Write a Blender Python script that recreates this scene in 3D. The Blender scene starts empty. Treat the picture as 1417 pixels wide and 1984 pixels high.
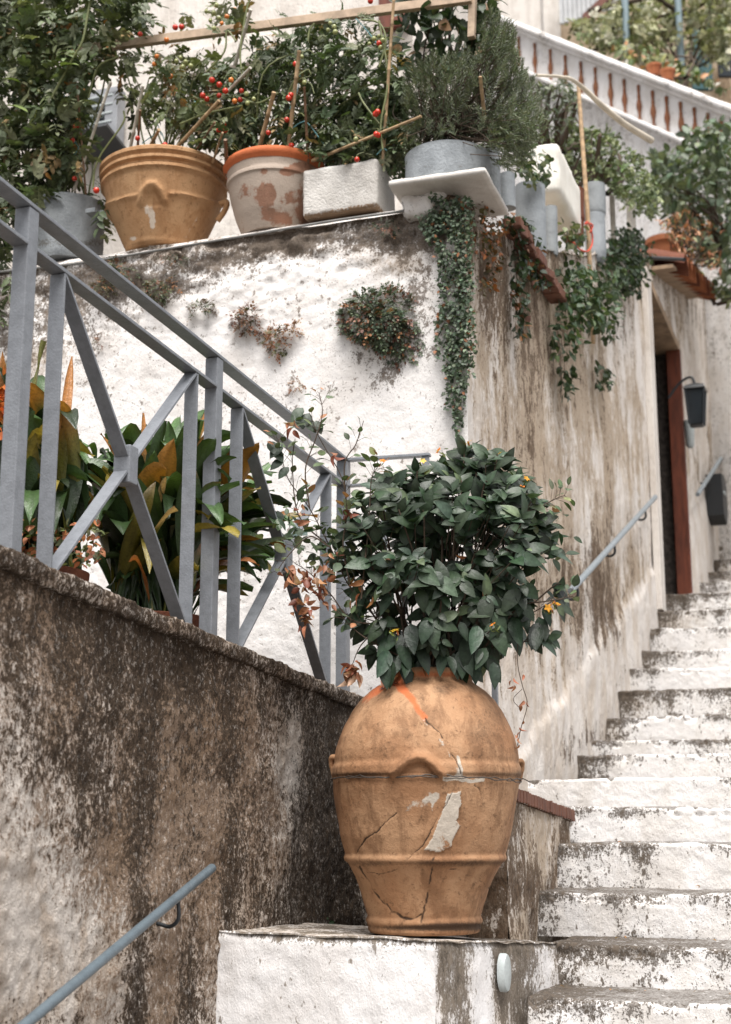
import bpy, math, random
import numpy as np
from mathutils import Vector

# ------------------------------------------------------------------ camera, world, sun
FPX = 2755.0; TP = 608/2755.0
CP = math.cos(math.atan(TP)); SP = math.sin(math.atan(TP))
sc = bpy.context.scene
cam_d = bpy.data.cameras.new('camera'); cam = bpy.data.objects.new('camera', cam_d)
sc.collection.objects.link(cam); sc.camera = cam
cam_d.sensor_fit = 'VERTICAL'; cam_d.sensor_height = 36; cam_d.lens = FPX/1984*36
cam_d.clip_start = .05; cam_d.clip_end = 400
cam.location = (0, 0, 0); cam.rotation_euler = (math.pi/2+math.atan(TP), 0, 0)
cam_d.dof.use_dof = True; cam_d.dof.focus_distance = 4.35; cam_d.dof.aperture_fstop = 4.0
SUN_EL, SUN_ROT = 64, 178
w = bpy.data.worlds.new('World'); sc.world = w; w.use_nodes = True
nt = w.node_tree; nt.nodes.clear()
sky = nt.nodes.new('ShaderNodeTexSky'); sky.sky_type = 'NISHITA'; sky.sun_disc = False
sky.sun_elevation = math.radians(SUN_EL); sky.sun_rotation = math.radians(SUN_ROT)
sky.air_density = 1.0; sky.dust_density = 5.0; sky.ozone_density = .6
bg = nt.nodes.new('ShaderNodeBackground'); bg.inputs[1].default_value = .105
wo = nt.nodes.new('ShaderNodeOutputWorld')
ovc = nt.nodes.new('ShaderNodeMix'); ovc.data_type = 'RGBA'; ovc.inputs[0].default_value = .72   # mostly overcast: veil of pale cloud
ovc.inputs[7].default_value = (6.0, 5.9, 5.85, 1)
nt.links.new(sky.outputs[0], ovc.inputs[6]); nt.links.new(ovc.outputs[2], bg.inputs[0]); nt.links.new(bg.outputs[0], wo.inputs[0])
sl = bpy.data.lights.new('sun', 'SUN'); sl.energy = 3.4; sl.angle = math.radians(40); sl.color = (1, .975, .945)
so = bpy.data.objects.new('sun', sl); sc.collection.objects.link(so)
_az = math.radians(SUN_ROT)      # nishita: rotation 0 is +Y, clockwise seen from above
_sd = Vector((math.sin(_az)*math.cos(math.radians(SUN_EL)), math.cos(_az)*math.cos(math.radians(SUN_EL)), math.sin(math.radians(SUN_EL))))
so.rotation_euler = _sd.to_track_quat('Z', 'Y').to_euler()
sc.view_settings.view_transform = 'Standard'; sc.view_settings.look = 'None'
sc.view_settings.exposure = .83; sc.view_settings.gamma = 1
sc.cycles.max_bounces = 5; sc.cycles.diffuse_bounces = 3; sc.cycles.glossy_bounces = 2
sc.cycles.transmission_bounces = 3; sc.cycles.transparent_max_bounces = 4

# ------------------------------------------------------------------ site frame: stairs climb along D, run across along E
D = np.array([.3387, .9409, 0.]); E = np.array([.9409, -.3387, 0.]); Z = np.array([0., 0., 1.])
def ray(u, v):
    a = (992-v)/FPX; den = CP-a*SP
    return (u-708.5)/FPX/den, (a*CP+SP)/den
def PY(u, v, Y): r, t = ray(u, v); return np.array([r*Y, Y, t*Y])
def PE(u, v, e): r, t = ray(u, v); return PY(u, v, e/(r*E[0]+E[1]))
def PD(u, v, d): r, t = ray(u, v); return PY(u, v, d/(r*D[0]+D[1]))
def PZ(u, v, z): r, t = ray(u, v); return PY(u, v, z/t)
def ED(e, d, z): return E*e+D*d+Z*z
def proj(V):
    V = np.asarray(V, float); y = V[..., 1]*CP+V[..., 2]*SP; up = -V[..., 1]*SP+V[..., 2]*CP
    y = np.where(y < .05, .05, y)
    return 708.5+FPX*V[..., 0]/y, 992-FPX*up/y
E_LW, E_RW, D_WW, E_LOW, E_PED = -1.85, -1.43, 5.15, -1.16, -1.0

# ------------------------------------------------------------------ numeric noise
def _h(ix, iy, iz, s):
    h = (ix*374761393+iy*668265263+iz*2147483647+s*1274126177) & 0xffffffff
    h = ((h ^ (h >> 13))*1274126177) & 0xffffffff
    h = ((h ^ (h >> 15))*2246822519) & 0xffffffff
    return ((h ^ (h >> 16)) & 0xffffff)/float(0xffffff)
def vnoise(P, seed=0):
    P = np.asarray(P, float); i = np.floor(P).astype(np.int64); f = P-i; f = f*f*(3-2*f); r = 0
    for a in (0, 1):
        wa = f[:, 0] if a else 1-f[:, 0]
        for b in (0, 1):
            wb = f[:, 1] if b else 1-f[:, 1]
            for c in (0, 1):
                wc = f[:, 2] if c else 1-f[:, 2]
                r = r+wa*wb*wc*_h(i[:, 0]+a, i[:, 1]+b, i[:, 2]+c, seed)
    return r
def fbm(P, scale, octv=4, seed=0, gain=.5):
    P = np.asarray(P, float)*scale; r = 0; a = 1; t = 0
    for k in range(octv):
        r = r+a*vnoise(P+17.3*k, seed+k); t += a; a *= gain; P = P*2.03
    return r/t
def sstep(x, a, b):
    t = np.clip((x-a)/(b-a), 0, 1); return t*t*(3-2*t)
def seg_dist(u, v, pts):
    d = np.full(np.shape(u), 1e9)
    for (x0, y0), (x1, y1) in zip(pts[:-1], pts[1:]):
        L2 = (x1-x0)**2+(y1-y0)**2+1e-9
        t = np.clip(((u-x0)*(x1-x0)+(v-y0)*(y1-y0))/L2, 0, 1)
        d = np.minimum(d, np.hypot(u-x0-t*(x1-x0), v-y0-t*(y1-y0)))
    return d
def blobs(u, v, L):
    r = np.zeros(np.shape(u))
    for (x, y, a, b, k) in L: r += k*np.exp(-((u-x)/a)**2-((v-y)/b)**2)
    return r

# ------------------------------------------------------------------ objects
COL = sc.collection
def tag(o, label=None, cat=None, group=None, kind=None):
    if label: o['label'] = label
    if cat: o['category'] = cat
    if group: o['group'] = group
    if kind: o['kind'] = kind
    return o
def thing(name, loc, label, cat, group=None):
    o = bpy.data.objects.new(name, None); COL.objects.link(o); o.location = [float(c) for c in loc]
    o.empty_display_size = .1
    return tag(o, label, cat, group)
def obj(name, V, F, m, parent=None, paint=None, uv=None, smooth=True, origin=None, label=None, cat=None, group=None, kind=None):
    V = np.asarray(V, float).reshape(-1, 3)
    me = bpy.data.meshes.new(name)
    if parent is not None:
        org = np.array(parent.matrix_basis.translation); p = parent.parent
        while p is not None: org = org+np.array(p.matrix_basis.translation); p = p.parent
    elif origin is not None: org = np.asarray(origin, float)
    else: org = np.array([(V[:, 0].min()+V[:, 0].max())/2, (V[:, 1].min()+V[:, 1].max())/2, V[:, 2].min()])
    W = V-org
    if isinstance(F, np.ndarray):
        n, k = F.shape
        me.vertices.add(len(W)); me.vertices.foreach_set('co', W.astype(np.float32).ravel())
        me.loops.add(n*k); me.loops.foreach_set('vertex_index', F.astype(np.int32).ravel())
        me.polygons.add(n); me.polygons.foreach_set('loop_start', np.arange(0, n*k, k, dtype=np.int32))
        try: me.polygons.foreach_set('loop_total', np.full(n, k, dtype=np.int32))
        except Exception: pass
        me.update(calc_edges=True)
    else:
        me.from_pydata([tuple(map(float, c)) for c in W], [], [list(map(int, f)) for f in F])
    me.validate()
    if paint is not None:
        a = me.color_attributes.new('paint', 'FLOAT_COLOR', 'POINT')
        P = np.ones((len(V), 4), np.float32); paint = np.asarray(paint); P[:, :paint.shape[1]] = paint
        a.data.foreach_set('color', P.ravel())
    if smooth is True: me.polygons.foreach_set('use_smooth', [True]*len(me.polygons))
    elif smooth: me.polygons.foreach_set('use_smooth', [True]*len(me.polygons)); me.set_sharp_from_angle(angle=math.radians(smooth))
    me.materials.append(m)
    o = bpy.data.objects.new(name, me); COL.objects.link(o)
    if parent is not None: o.parent = parent
    else: o.location = [float(c) for c in org]
    return tag(o, label, cat, group, kind)

class MB:
    def __init__(s): s.V = []; s.F = []
    def add(s, V, F):
        k = len(s.V); s.V.extend([tuple(map(float, c)) for c in V]); s.F.extend([[i+k for i in f] for f in F]); return s
    def bar(s, p0, p1, a, b, wa, wb):
        p0 = np.asarray(p0, float); p1 = np.asarray(p1, float); a = np.asarray(a)*wa/2; b = np.asarray(b)*wb/2
        V = [p0-a-b, p0+a-b, p0+a+b, p0-a+b, p1-a-b, p1+a-b, p1+a+b, p1-a+b]
        return s.add(V, [(3, 2, 1, 0), (4, 5, 6, 7), (0, 1, 5, 4), (1, 2, 6, 5), (2, 3, 7, 6), (3, 0, 4, 7)])
    def box(s, c, x, y, z):     # c centre, x,y,z full edge vectors
        c = np.asarray(c, float); x, y, z = (np.asarray(q, float)/2 for q in (x, y, z))
        V = [c-x-y-z, c+x-y-z, c+x+y-z, c-x+y-z, c-x-y+z, c+x-y+z, c+x+y+z, c-x+y+z]
        return s.add(V, [(3, 2, 1, 0), (4, 5, 6, 7), (0, 1, 5, 4), (1, 2, 6, 5), (2, 3, 7, 6), (3, 0, 4, 7)])
    def tube(s, pts, r, n=8, cap=True, flat=None):
        pts = [np.asarray(p, float) for p in pts]; m = len(pts)
        R = r if hasattr(r, '__len__') else [r]*m
        V = []; ref = None
        for i, p in enumerate(pts):
            t = pts[min(i+1, m-1)]-pts[max(i-1, 0)]; t = t/(np.linalg.norm(t)+1e-12)
            if ref is None:
                ref = np.cross(t, Z) if abs(t[2]) < .9 else np.cross(t, E)
            a = ref-t*np.dot(ref, t); a /= np.linalg.norm(a)+1e-12; b = np.cross(t, a); ref = a
            for j in range(n):
                q = 2*math.pi*j/n; V.append(p+R[i]*(math.cos(q)*a+math.sin(q)*b))
        F = [(i*n+j, i*n+(j+1) % n, (i+1)*n+(j+1) % n, (i+1)*n+j) for i in range(m-1) for j in range(n)]
        if cap: F += [tuple(range(n))[::-1], tuple((m-1)*n+j for j in range(n))]
        return s.add(V, F)
    def lathe(s, c, prof, n=48, ax=None, bx=None, tilt=None):
        c = np.asarray(c, float); k = len(prof); V = []
        for (r, z) in prof:
            for j in range(n):
                q = 2*math.pi*j/n; V.append(c+np.array([r*math.cos(q), r*math.sin(q), z]))
        F = [(i*n+j, i*n+(j+1) % n, (i+1)*n+(j+1) % n, (i+1)*n+j) for i in range(k-1) for j in range(n)]
        F += [tuple(range(n))[::-1]]
        return s.add(V, F)
    def ball(s, c, r, n=8, m=6):
        c = np.asarray(c, float); V = [c+[0, 0, r]]
        for i in range(1, m):
            a = math.pi*i/m
            for j in range(n):
                q = 2*math.pi*j/n; V.append(c+np.array([r*math.sin(a)*math.cos(q), r*math.sin(a)*math.sin(q), r*math.cos(a)]))
        V.append(c-[0, 0, r]); F = [(0, 1+j, 1+(j+1) % n) for j in range(n)]
        for i in range(m-2):
            F += [(1+i*n+j, 1+(i+1)*n+j, 1+(i+1)*n+(j+1) % n, 1+i*n+(j+1) % n) for j in range(n)]
        L = len(V)-1; F += [(L, 1+(m-2)*n+(j+1) % n, 1+(m-2)*n+j) for j in range(n)]
        return s.add(V, F)
    def make(s, name, m, parent=None, smooth=40, bevel=0, **k):
        if not s.V: return None
        o = obj(name, s.V, s.F, m, parent, smooth=smooth, **k)
        if bevel:
            b = o.modifiers.new('bevel', 'BEVEL'); b.width = bevel; b.segments = 2; b.limit_method = 'ANGLE'
        return o
def smoothpath(pts, n=6):
    P = [np.asarray(p, float) for p in pts]; P = [2*P[0]-P[1]]+P+[2*P[-1]-P[-2]]; out = []
    for i in range(1, len(P)-2):
        for k in range(n):
            t = k/n; out.append(.5*((2*P[i])+(-P[i-1]+P[i+1])*t+(2*P[i-1]-5*P[i]+4*P[i+1]-P[i+2])*t*t+(-P[i-1]+3*P[i]-3*P[i+1]+P[i+2])*t**3))
    out.append(P[-2]); return out
def gridF(nu, nv, off=0):
    i = np.arange(nu-1)[:, None]; j = np.arange(nv-1)[None, :]
    a = (i*nv+j+off).ravel(); return np.stack([a, a+nv, a+nv+1, a+1], 1)
def rough_box(c, x, y, z, res=.02, amp=.004, rnd=.012, seed=0, scale=14, chip=.0):
    """a worn block: closed box with rounded arrises and an uneven surface"""
    c = np.asarray(c, float); ax = [np.asarray(q, float) for q in (x, y, z)]; L = [np.linalg.norm(q) for q in ax]; U = [q/l for q, l in zip(ax, L)]
    N = [max(2, min(160, int(l/res))) for l in L]; VV = []; FF = []; off = 0
    for k in range(3):
        a, b = (k+1) % 3, (k+2) % 3
        for sgn in (-1, 1):
            A, B = np.meshgrid(np.linspace(-.5, .5, N[a]+1), np.linspace(-.5, .5, N[b]+1), indexing='ij')
            Q = np.zeros(A.shape+(3,)); Q[..., a] = A*L[a]; Q[..., b] = B*L[b]; Q[..., k] = sgn*L[k]/2
            VV.append(Q.reshape(-1, 3)); f = gridF(N[a]+1, N[b]+1, off)
            FF.append(f if sgn > 0 else f[:, ::-1]); off += len(VV[-1])
    Q = np.concatenate(VV); F = np.concatenate(FF); h = np.array(L)/2
    inn = np.clip(Q, -(h-rnd), h-rnd); dlt = Q-inn; n = np.linalg.norm(dlt, axis=1, keepdims=True)
    nn = dlt/np.maximum(n, 1e-9); Q = inn+nn*rnd
    W = c+Q[:, :1]*U[0]+Q[:, 1:2]*U[1]+Q[:, 2:]*U[2]; nw = nn[:, :1]*U[0]+nn[:, 1:2]*U[1]+nn[:, 2:]*U[2]
    f = fbm(W, scale, 4, seed)-.5
    W = W+nw*(f*2*amp)[:, None]
    if chip:
        edge = sstep(np.sort(np.abs(nn), 1)[:, 1], .15, .6); W = W-nw*(edge*chip*sstep(fbm(W, 25, 3, seed+9), .45, .7))[:, None]
    key = np.round(W/1e-5).astype(np.int64); _, idx, inv = np.unique(key, axis=0, return_index=True, return_inverse=True)
    return W[idx], inv.ravel()[F]
def rbox(name, c, x, y, z, m, parent=None, paintf=None, res=.02, amp=.004, rnd=.012, seed=0, scale=14, chip=0, **k):
    V, F = rough_box(c, x, y, z, res, amp, rnd, seed, scale, chip)
    return obj(name, V, F, m, parent, paint=paintf(V) if paintf else np.zeros((len(V), 3)), **k)

# ------------------------------------------------------------------ materials
class NT:
    def __init__(s, name):
        s.m = bpy.data.materials.new(name); s.m.use_nodes = True; s.t = s.m.node_tree; s.t.nodes.clear()
        s.out = s.n('ShaderNodeOutputMaterial'); s.b = s.n('ShaderNodeBsdfPrincipled'); s.l(s.b.outputs[0], s.out.inputs[0])
        s.b.inputs['Roughness'].default_value = .8
    def n(s, t, **k):
        x = s.t.nodes.new(t)
        for a, b in k.items(): setattr(x, a, b)
        return x
    def l(s, a, b): s.t.links.new(a, b)
    def set(s, inp, v):
        if hasattr(v, 'is_output') or hasattr(v, 'links'): s.l(v, inp)
        else:
            if hasattr(inp.default_value, '__len__') and not hasattr(v, '__len__'): v = (v,)*len(inp.default_value)
            if hasattr(v, '__len__') and len(v) == 3 and len(inp.default_value) == 4: v = (*v, 1)
            inp.default_value = v
    def co(s, sc_=(1, 1, 1), off=(0, 0, 0), kind='Object'):
        c = s.n('ShaderNodeTexCoord'); mp = s.n('ShaderNodeMapping'); s.l(c.outputs[kind], mp.inputs[0])
        mp.inputs['Scale'].default_value = sc_; mp.inputs['Location'].default_value = off; return mp.outputs[0]
    def noise(s, vec, scale, detail=4, rough=.55, dist=0):
        x = s.n('ShaderNodeTexNoise'); s.l(vec, x.inputs['Vector']); x.inputs['Scale'].default_value = scale
        x.inputs['Detail'].default_value = detail; x.inputs['Roughness'].default_value = rough; x.inputs['Distortion'].default_value = dist
        return x.outputs[0]
    def voro(s, vec, scale, feature='F1', out=0):
        x = s.n('ShaderNodeTexVoronoi', feature=feature); s.l(vec, x.inputs['Vector']); x.inputs['Scale'].default_value = scale
        return x.outputs[out]
    def ma(s, op, a, b=0., c=None, clamp=False):
        x = s.n('ShaderNodeMath', operation=op, use_clamp=clamp); s.set(x.inputs[0], a); s.set(x.inputs[1], b)
        if c is not None: s.set(x.inputs[2], c)
        return x.outputs[0]
    def sst(s, v, a, b, lo=0., hi=1.):
        x = s.n('ShaderNodeMapRange', interpolation_type='SMOOTHSTEP'); s.set(x.inputs[0], v)
        for i, q in zip((1, 2, 3, 4), (a, b, lo, hi)): x.inputs[i].default_value = q
        return x.outputs[0]
    def mix(s, f, a, b, mode='MIX'):
        x = s.n('ShaderNodeMix', data_type='RGBA', blend_type=mode); s.set(x.inputs[0], f); s.set(x.inputs[6], a); s.set(x.inputs[7], b)
        return x.outputs[2]
    def attr(s):
        a = s.n('ShaderNodeAttribute', attribute_name='paint'); sp = s.n('ShaderNodeSeparateColor'); s.l(a.outputs['Color'], sp.inputs[0])
        return sp.outputs[0], sp.outputs[1], sp.outputs[2], a.outputs['Color']
    def bump(s, h, dist=.01, strength=1.):
        x = s.n('ShaderNodeBump'); x.inputs['Distance'].default_value = dist; x.inputs['Strength'].default_value = strength
        s.set(x.inputs['Height'], h); s.l(x.outputs[0], s.b.inputs['Normal']); return x
    def col(s, c): s.set(s.b.inputs['Base Color'], c)
    def rough(s, r): s.set(s.b.inputs['Roughness'], r)

def plaster(name, clean, tint, dirt, brown, moss, streak=.5, grain=.5, fine=60, bump=.006, sharp=.10, crack=0, speck=.5, el=.3, fleck=0.):
    """weathered limewash: paint.r = black/grey growth and some painted shade, paint.g = brown wash, paint.b = moss or bare render, alpha = cracks"""
    t = NT(name); r, g, b, _ = t.attr(); o = t.co(); st = t.co((1, 1, el)); st2 = t.co((1, 1, .12))
    med = t.noise(o, 13, 6, .68, .2); fin = t.noise(st, fine, 5, .72); fin2 = t.noise(o, fine*2.1, 3, .6); sk = t.noise(st2, 20, 6, .7, .2)
    base = t.mix(t.sst(t.noise(st, 5, 6, .72, .4), .42, .62), clean, tint)
    nm = t.ma('MULTIPLY', t.ma('SUBTRACT', med, .5), 1.5); nf = t.ma('MULTIPLY', t.ma('SUBTRACT', fin, .5), grain*4)
    n1 = t.ma('ADD', nm, t.ma('ADD', nf, t.ma('MULTIPLY', t.ma('SUBTRACT', fin2, .5), grain*1.6)))
    n2 = t.ma('ADD', n1, t.ma('MULTIPLY', t.ma('SUBTRACT', sk, .5), streak*3))
    c = t.mix(t.ma('MULTIPLY', t.sst(t.ma('ADD', g, t.ma('MULTIPLY', n2, .5)), .30, .70), .9), base, brown)
    c = t.mix(t.sst(t.ma('ADD', b, t.ma('MULTIPLY', n1, .5)), .40, .64), c, moss)
    rr = t.ma('ADD', r, n2); fr = t.sst(rr, .5-sharp, .5+sharp); fr2 = t.sst(rr, .75, 1.15)
    c = t.mix(t.ma('MULTIPLY', fr, .80), c, dirt)
    c = t.mix(t.ma('MULTIPLY', fr2, .85), c, tuple(q*.3 for q in dirt))
    sp = t.sst(t.ma('ADD', fin2, t.ma('ADD', t.ma('MULTIPLY', nm, .16), t.ma('MULTIPLY', r, .22))), .66, .73)
    c = t.mix(t.ma('MULTIPLY', sp, speck), c, dirt)
    sp2 = t.sst(t.ma('ADD', t.noise(st, 42, 3, .65), t.ma('ADD', t.ma('MULTIPLY', nm, .12), t.ma('MULTIPLY', r, .12))), .635, .70); c = t.mix(t.ma('MULTIPLY', sp2, speck), c, tuple(q*1.4 for q in dirt))
    if fleck: c = t.mix(t.ma('MULTIPLY', t.sst(t.ma('ADD', t.noise(st, 70, 4, .75), t.ma('MULTIPLY', nm, .12)), .55, .66), fleck), c, clean)
    h = t.ma('ADD', t.ma('MULTIPLY', med, .35), t.ma('ADD', t.ma('MULTIPLY', fin, .5), t.ma('MULTIPLY', fin2, .15))); h = t.ma('SUBTRACT', h, t.ma('MULTIPLY', fr, .12))
    if crack:
        wv = t.n('ShaderNodeVectorMath', operation='ADD'); nz = t.n('ShaderNodeTexNoise'); t.l(o, nz.inputs['Vector']); nz.inputs['Scale'].default_value = 9; nz.inputs['Detail'].default_value = 5
        sv = t.n('ShaderNodeVectorMath', operation='SCALE'); t.l(nz.outputs['Color'], sv.inputs[0]); sv.inputs['Scale'].default_value = .35
        t.l(t.co((1, 1, 1.5)), wv.inputs[0]); t.l(sv.outputs[0], wv.inputs[1])
        ck = t.voro(wv.outputs[0], crack, 'DISTANCE_TO_EDGE')
        a = t.n('ShaderNodeAttribute', attribute_name='paint')
        k = t.ma('MULTIPLY', t.sst(t.ma('ADD', ck, t.ma('MULTIPLY', nf, .012)), .0, .020, 1, 0), t.sst(t.ma('ADD', a.outputs['Alpha'], t.ma('MULTIPLY', nm, .9)), .45, .7))
        c = t.mix(t.ma('MULTIPLY', k, .75), c, tuple(q*.3 for q in brown)); h = t.ma('SUBTRACT', h, t.ma('MULTIPLY', k, .3))
    t.col(c); t.rough(.92); t.bump(h, bump*3); t.b.inputs['Specular IOR Level'].default_value = .2
    return t.m
M = {}
M['white'] = plaster('limewash_white', (.76, .735, .715), (.67, .635, .605), (.12, .095, .075), (.36, .29, .225), (.36, .29, .22), streak=.15, grain=.35, fine=60, crack=5.5, speck=.8, el=.8, bump=.0025)
M['beige'] = plaster('limewash_streaked', (.70, .655, .61), (.57, .50, .43), (.115, .077, .05), (.40, .315, .23), (.14, .075, .04), streak=.16, grain=.62, fine=40, speck=.7, el=.42)
M['dark'] = plaster('render_black_growth', (.68, .62, .56), (.46, .38, .31), (.055, .038, .025), (.20, .130, .080), (.19, .055, .022), streak=.16, grain=.85, fine=62, bump=.011, sharp=.10, speck=.6, el=.8, fleck=.38)
M['step'] = plaster('limewash_steps', (.75, .732, .72), (.66, .63, .60), (.085, .068, .053), (.40, .335, .265), (.25, .235, .22), streak=.22, grain=.60, fine=80, bump=.0032, speck=.9, el=.6)
M['ped'] = plaster('limewash_pedestal', (.76, .745, .74), (.69, .665, .65), (.14, .115, .09), (.40, .33, .26), (.17, .145, .115), streak=.25, grain=.42, fine=75, speck=.85, el=.5, bump=.0025)
M['facade'] = plaster('facade_render', (.70, .655, .605), (.58, .53, .48), (.2, .17, .14), (.42, .35, .28), (.3, .3, .28), streak=.15, grain=.2, fine=30, speck=.2)
M['ochre'] = plaster('facade_ochre', (.40, .32, .23), (.29, .22, .15), (.08, .06, .045), (.22, .15, .09), (.3, .3, .28), streak=.3, grain=.3, fine=20)

def concrete(name, a, b, dirt, bump=.004, sc1=6):
    t = NT(name); r, g, bb, _ = t.attr(); o = t.co()
    m = t.noise(o, sc1, 6, .7, .5); f = t.noise(o, 90, 3, .7)
    c = t.mix(t.sst(m, .35, .65), a, b)
    c = t.mix(t.sst(t.ma('ADD', r, t.ma('ADD', t.ma('SUBTRACT', m, .5), t.ma('SUBTRACT', f, .5))), .4, .65), c, dirt)
    t.col(c); t.rough(.85); t.bump(t.ma('ADD', t.ma('MULTIPLY', m, .4), f), bump); return t.m
M['cement'] = concrete('fibre_cement', (.27, .29, .30), (.175, .19, .20), (.10, .095, .085))
M['cement2'] = concrete('fibre_cement_blue', (.31, .335, .355), (.215, .235, .25), (.14, .13, .12))
M['stone'] = concrete('trough_concrete', (.60, .575, .54), (.47, .445, .41), (.23, .15, .09), bump=.006)
M['marble'] = concrete('marble_slab', (.62, .59, .55), (.5, .46, .42), (.30, .25, .2), bump=.002)
M['foam'] = concrete('polystyrene', (.78, .76, .70), (.7, .67, .6), (.4, .36, .28), bump=.003)
M['ground'] = concrete('ground_soil', (.16, .14, .12), (.11, .095, .08), (.07, .06, .05), bump=.02, sc1=1.5)
M['soil'] = concrete('potting_soil', (.05, .036, .025), (.03, .02, .015), (.02, .015, .01), bump=.02, sc1=20)

def terracotta(name, a, b, stain, white, bump=.003, band=0):
    t = NT(name); r, g, bb, _ = t.attr(); o = t.co(); st = t.co((1, 1, .35))
    big = t.noise(o, 4, 5, .65, .6); med = t.noise(st, 16, 6, .7, .4); f = t.noise(o, 130, 3, .7); sp = t.noise(o, 45, 5, .75)
    c = t.mix(t.sst(big, .35, .65), a, b)
    c = t.mix(t.ma('MULTIPLY', t.sst(med, .46, .62), .6), c, stain)
    c = t.mix(t.ma('MULTIPLY', t.sst(sp, .56, .66), .5), c, tuple(q*.4 for q in stain))
    c = t.mix(t.sst(t.ma('ADD', bb, t.ma('MULTIPLY', t.ma('SUBTRACT', med, .5), .5)), .35, .75), c, (.50, .135, .048))
    c = t.mix(t.sst(t.ma('ADD', g, t.ma('MULTIPLY', t.ma('SUBTRACT', sp, .5), .8)), .42, .58), c, white)
    c = t.mix(t.ma('MULTIPLY', t.sst(t.ma('ADD', r, t.ma('MULTIPLY', t.ma('SUBTRACT', f, .5), .5)), .3, .9), .92), c, (.035, .02, .012))
    t.col(c); t.rough(.78); t.bump(t.ma('ADD', t.ma('MULTIPLY', med, .5), t.ma('ADD', t.ma('MULTIPLY', f, .25), t.ma('MULTIPLY', sp, .4))), bump*2.2)
    t.b.inputs['Specular IOR Level'].default_value = .3
    return t.m
M['jar'] = terracotta('old_terracotta', (.42, .248, .138), (.31, .160, .080), (.165, .082, .040), (.50, .44, .37))
M['basin'] = terracotta('ochre_terracotta', (.50, .30, .155), (.45, .255, .125), (.33, .165, .07), (.66, .56, .46))
M['potwhite'] = terracotta('whitewashed_terracotta', (.27, .15, .10), (.30, .15, .095), (.20, .11, .07), (.41, .335, .275))
M['terra'] = terracotta('plain_terracotta', (.36, .13, .055), (.30, .10, .045), (.28, .09, .04), (.5, .4, .3))
M['brownterra'] = terracotta('weathered_terracotta', (.27, .115, .055), (.22, .085, .042), (.14, .06, .03), (.5, .4, .3))
M['terradark'] = terracotta('brown_terracotta', (.17, .058, .03), (.13, .043, .022), (.12, .04, .025), (.4, .3, .25))
M['brick'] = terracotta('brick_edge', (.19, .085, .055), (.14, .06, .04), (.09, .045, .035), (.4, .33, .28))

def metal(name, c, rough=.45, c2=None, rust=.3):
    t = NT(name); o = t.co(); n = t.noise(o, 30, 5, .7); f = t.noise(o, 180, 2, .5)
    k = t.mix(t.sst(n, .4, .65), c, c2 or tuple(q*.82 for q in c))
    k = t.mix(t.ma('MULTIPLY', t.sst(t.noise(o, 55, 4, .8), .68, .78), rust), k, (.12, .075, .045))
    t.col(k); t.rough(rough); t.bump(t.ma('ADD', f, t.ma('MULTIPLY', n, .6)), .0012, .8); return t.m
M['rail'] = metal('grey_enamel', (.205, .218, .238), .42, rust=.2)
M['pipe'] = metal('bluegrey_pipe', (.105, .135, .155), .38)
M['pipe2'] = metal('galvanised_pipe', (.23, .26, .28), .4)
M['iron'] = metal('black_iron', (.018, .021, .024), .45)
M['bluemetal'] = metal('bluegrey_post', (.20, .27, .30), .5)
M['disc'] = metal('pale_disc', (.42, .46, .46), .4)
M['wire'] = metal('twisted_wire', (.06, .045, .035), .6, rust=.8)

def plain(name, c, rough=.7, var=.25, sc_=12, bump=.0, stretch=(1, 1, 1), spec=.4):
    t = NT(name); o = t.co(stretch); n = t.noise(o, sc_, 5, .65)
    t.col(t.mix(t.sst(n, .35, .68), c, tuple(q*(1-var) for q in c))); t.rough(rough); t.b.inputs['Specular IOR Level'].default_value = spec
    if bump: t.bump(n, bump)
    return t.m
M['wood'] = plain('pale_batten', (.52, .39, .28), .75, .35, 14, .003)
M['cane'] = plain('bamboo_cane', (.50, .34, .19), .55, .45, 25, .002)
M['canedark'] = plain('dark_cane', (.20, .11, .06), .6, .4, 25, .002)
M['canewhite'] = plain('bleached_cane', (.62, .58, .50), .6, .3, 25)
M['plank'] = plain('grey_planks', (.34, .31, .27), .85, .4, 9, .003)
M['redwood'] = plain('redbrown_door_wood', (.16, .042, .02), .5, .5, 8, .002, (3, 3, .5))
M['woodold'] = plain('old_tan_jamb', (.36, .25, .16), .8, .4, 8, .002)
M['pvc'] = plain('cream_pvc', (.60, .53, .42), .5, .25, 8)
M['teal'] = plain('teal_door', (.012, .075, .085), .5, .3, 6)
M['glassdark'] = plain('dark_pane', (.02, .025, .03), .15, .3, 6)
M['twine'] = plain('blue_twine', (.14, .33, .36), .7, .2, 40)
M['redcord'] = plain('red_cord', (.62, .07, .03), .6, .2, 40)
M['darkint'] = plain('dark_rubble', (.085, .07, .06), .9, .6, 25, .03)
M['shutter'] = plain('grey_shutter', (.30, .31, .33), .6, .25, 8)
M['bark'] = plain('stem_bark', (.075, .05, .032), .8, .4, 60, .002)
M['greenstem'] = plain('green_stem', (.17, .19, .075), .6, .3, 40)
M['corrug'] = plain('corrugated_sheet', (.52, .53, .54), .6, .2, 6)
M['hose'] = plain('grey_conduit', (.23, .225, .215), .6, .3, 12)
M['tomato'] = plain('ripe_tomato', (.62, .035, .012), .22, .35, 12, spec=.6)
M['tomatogreen'] = plain('green_tomato', (.34, .36, .14), .3, .3, 12, spec=.6)
M['tomatoorange'] = plain('orange_tomato', (.70, .20, .03), .25, .3, 12, spec=.6)

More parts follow.
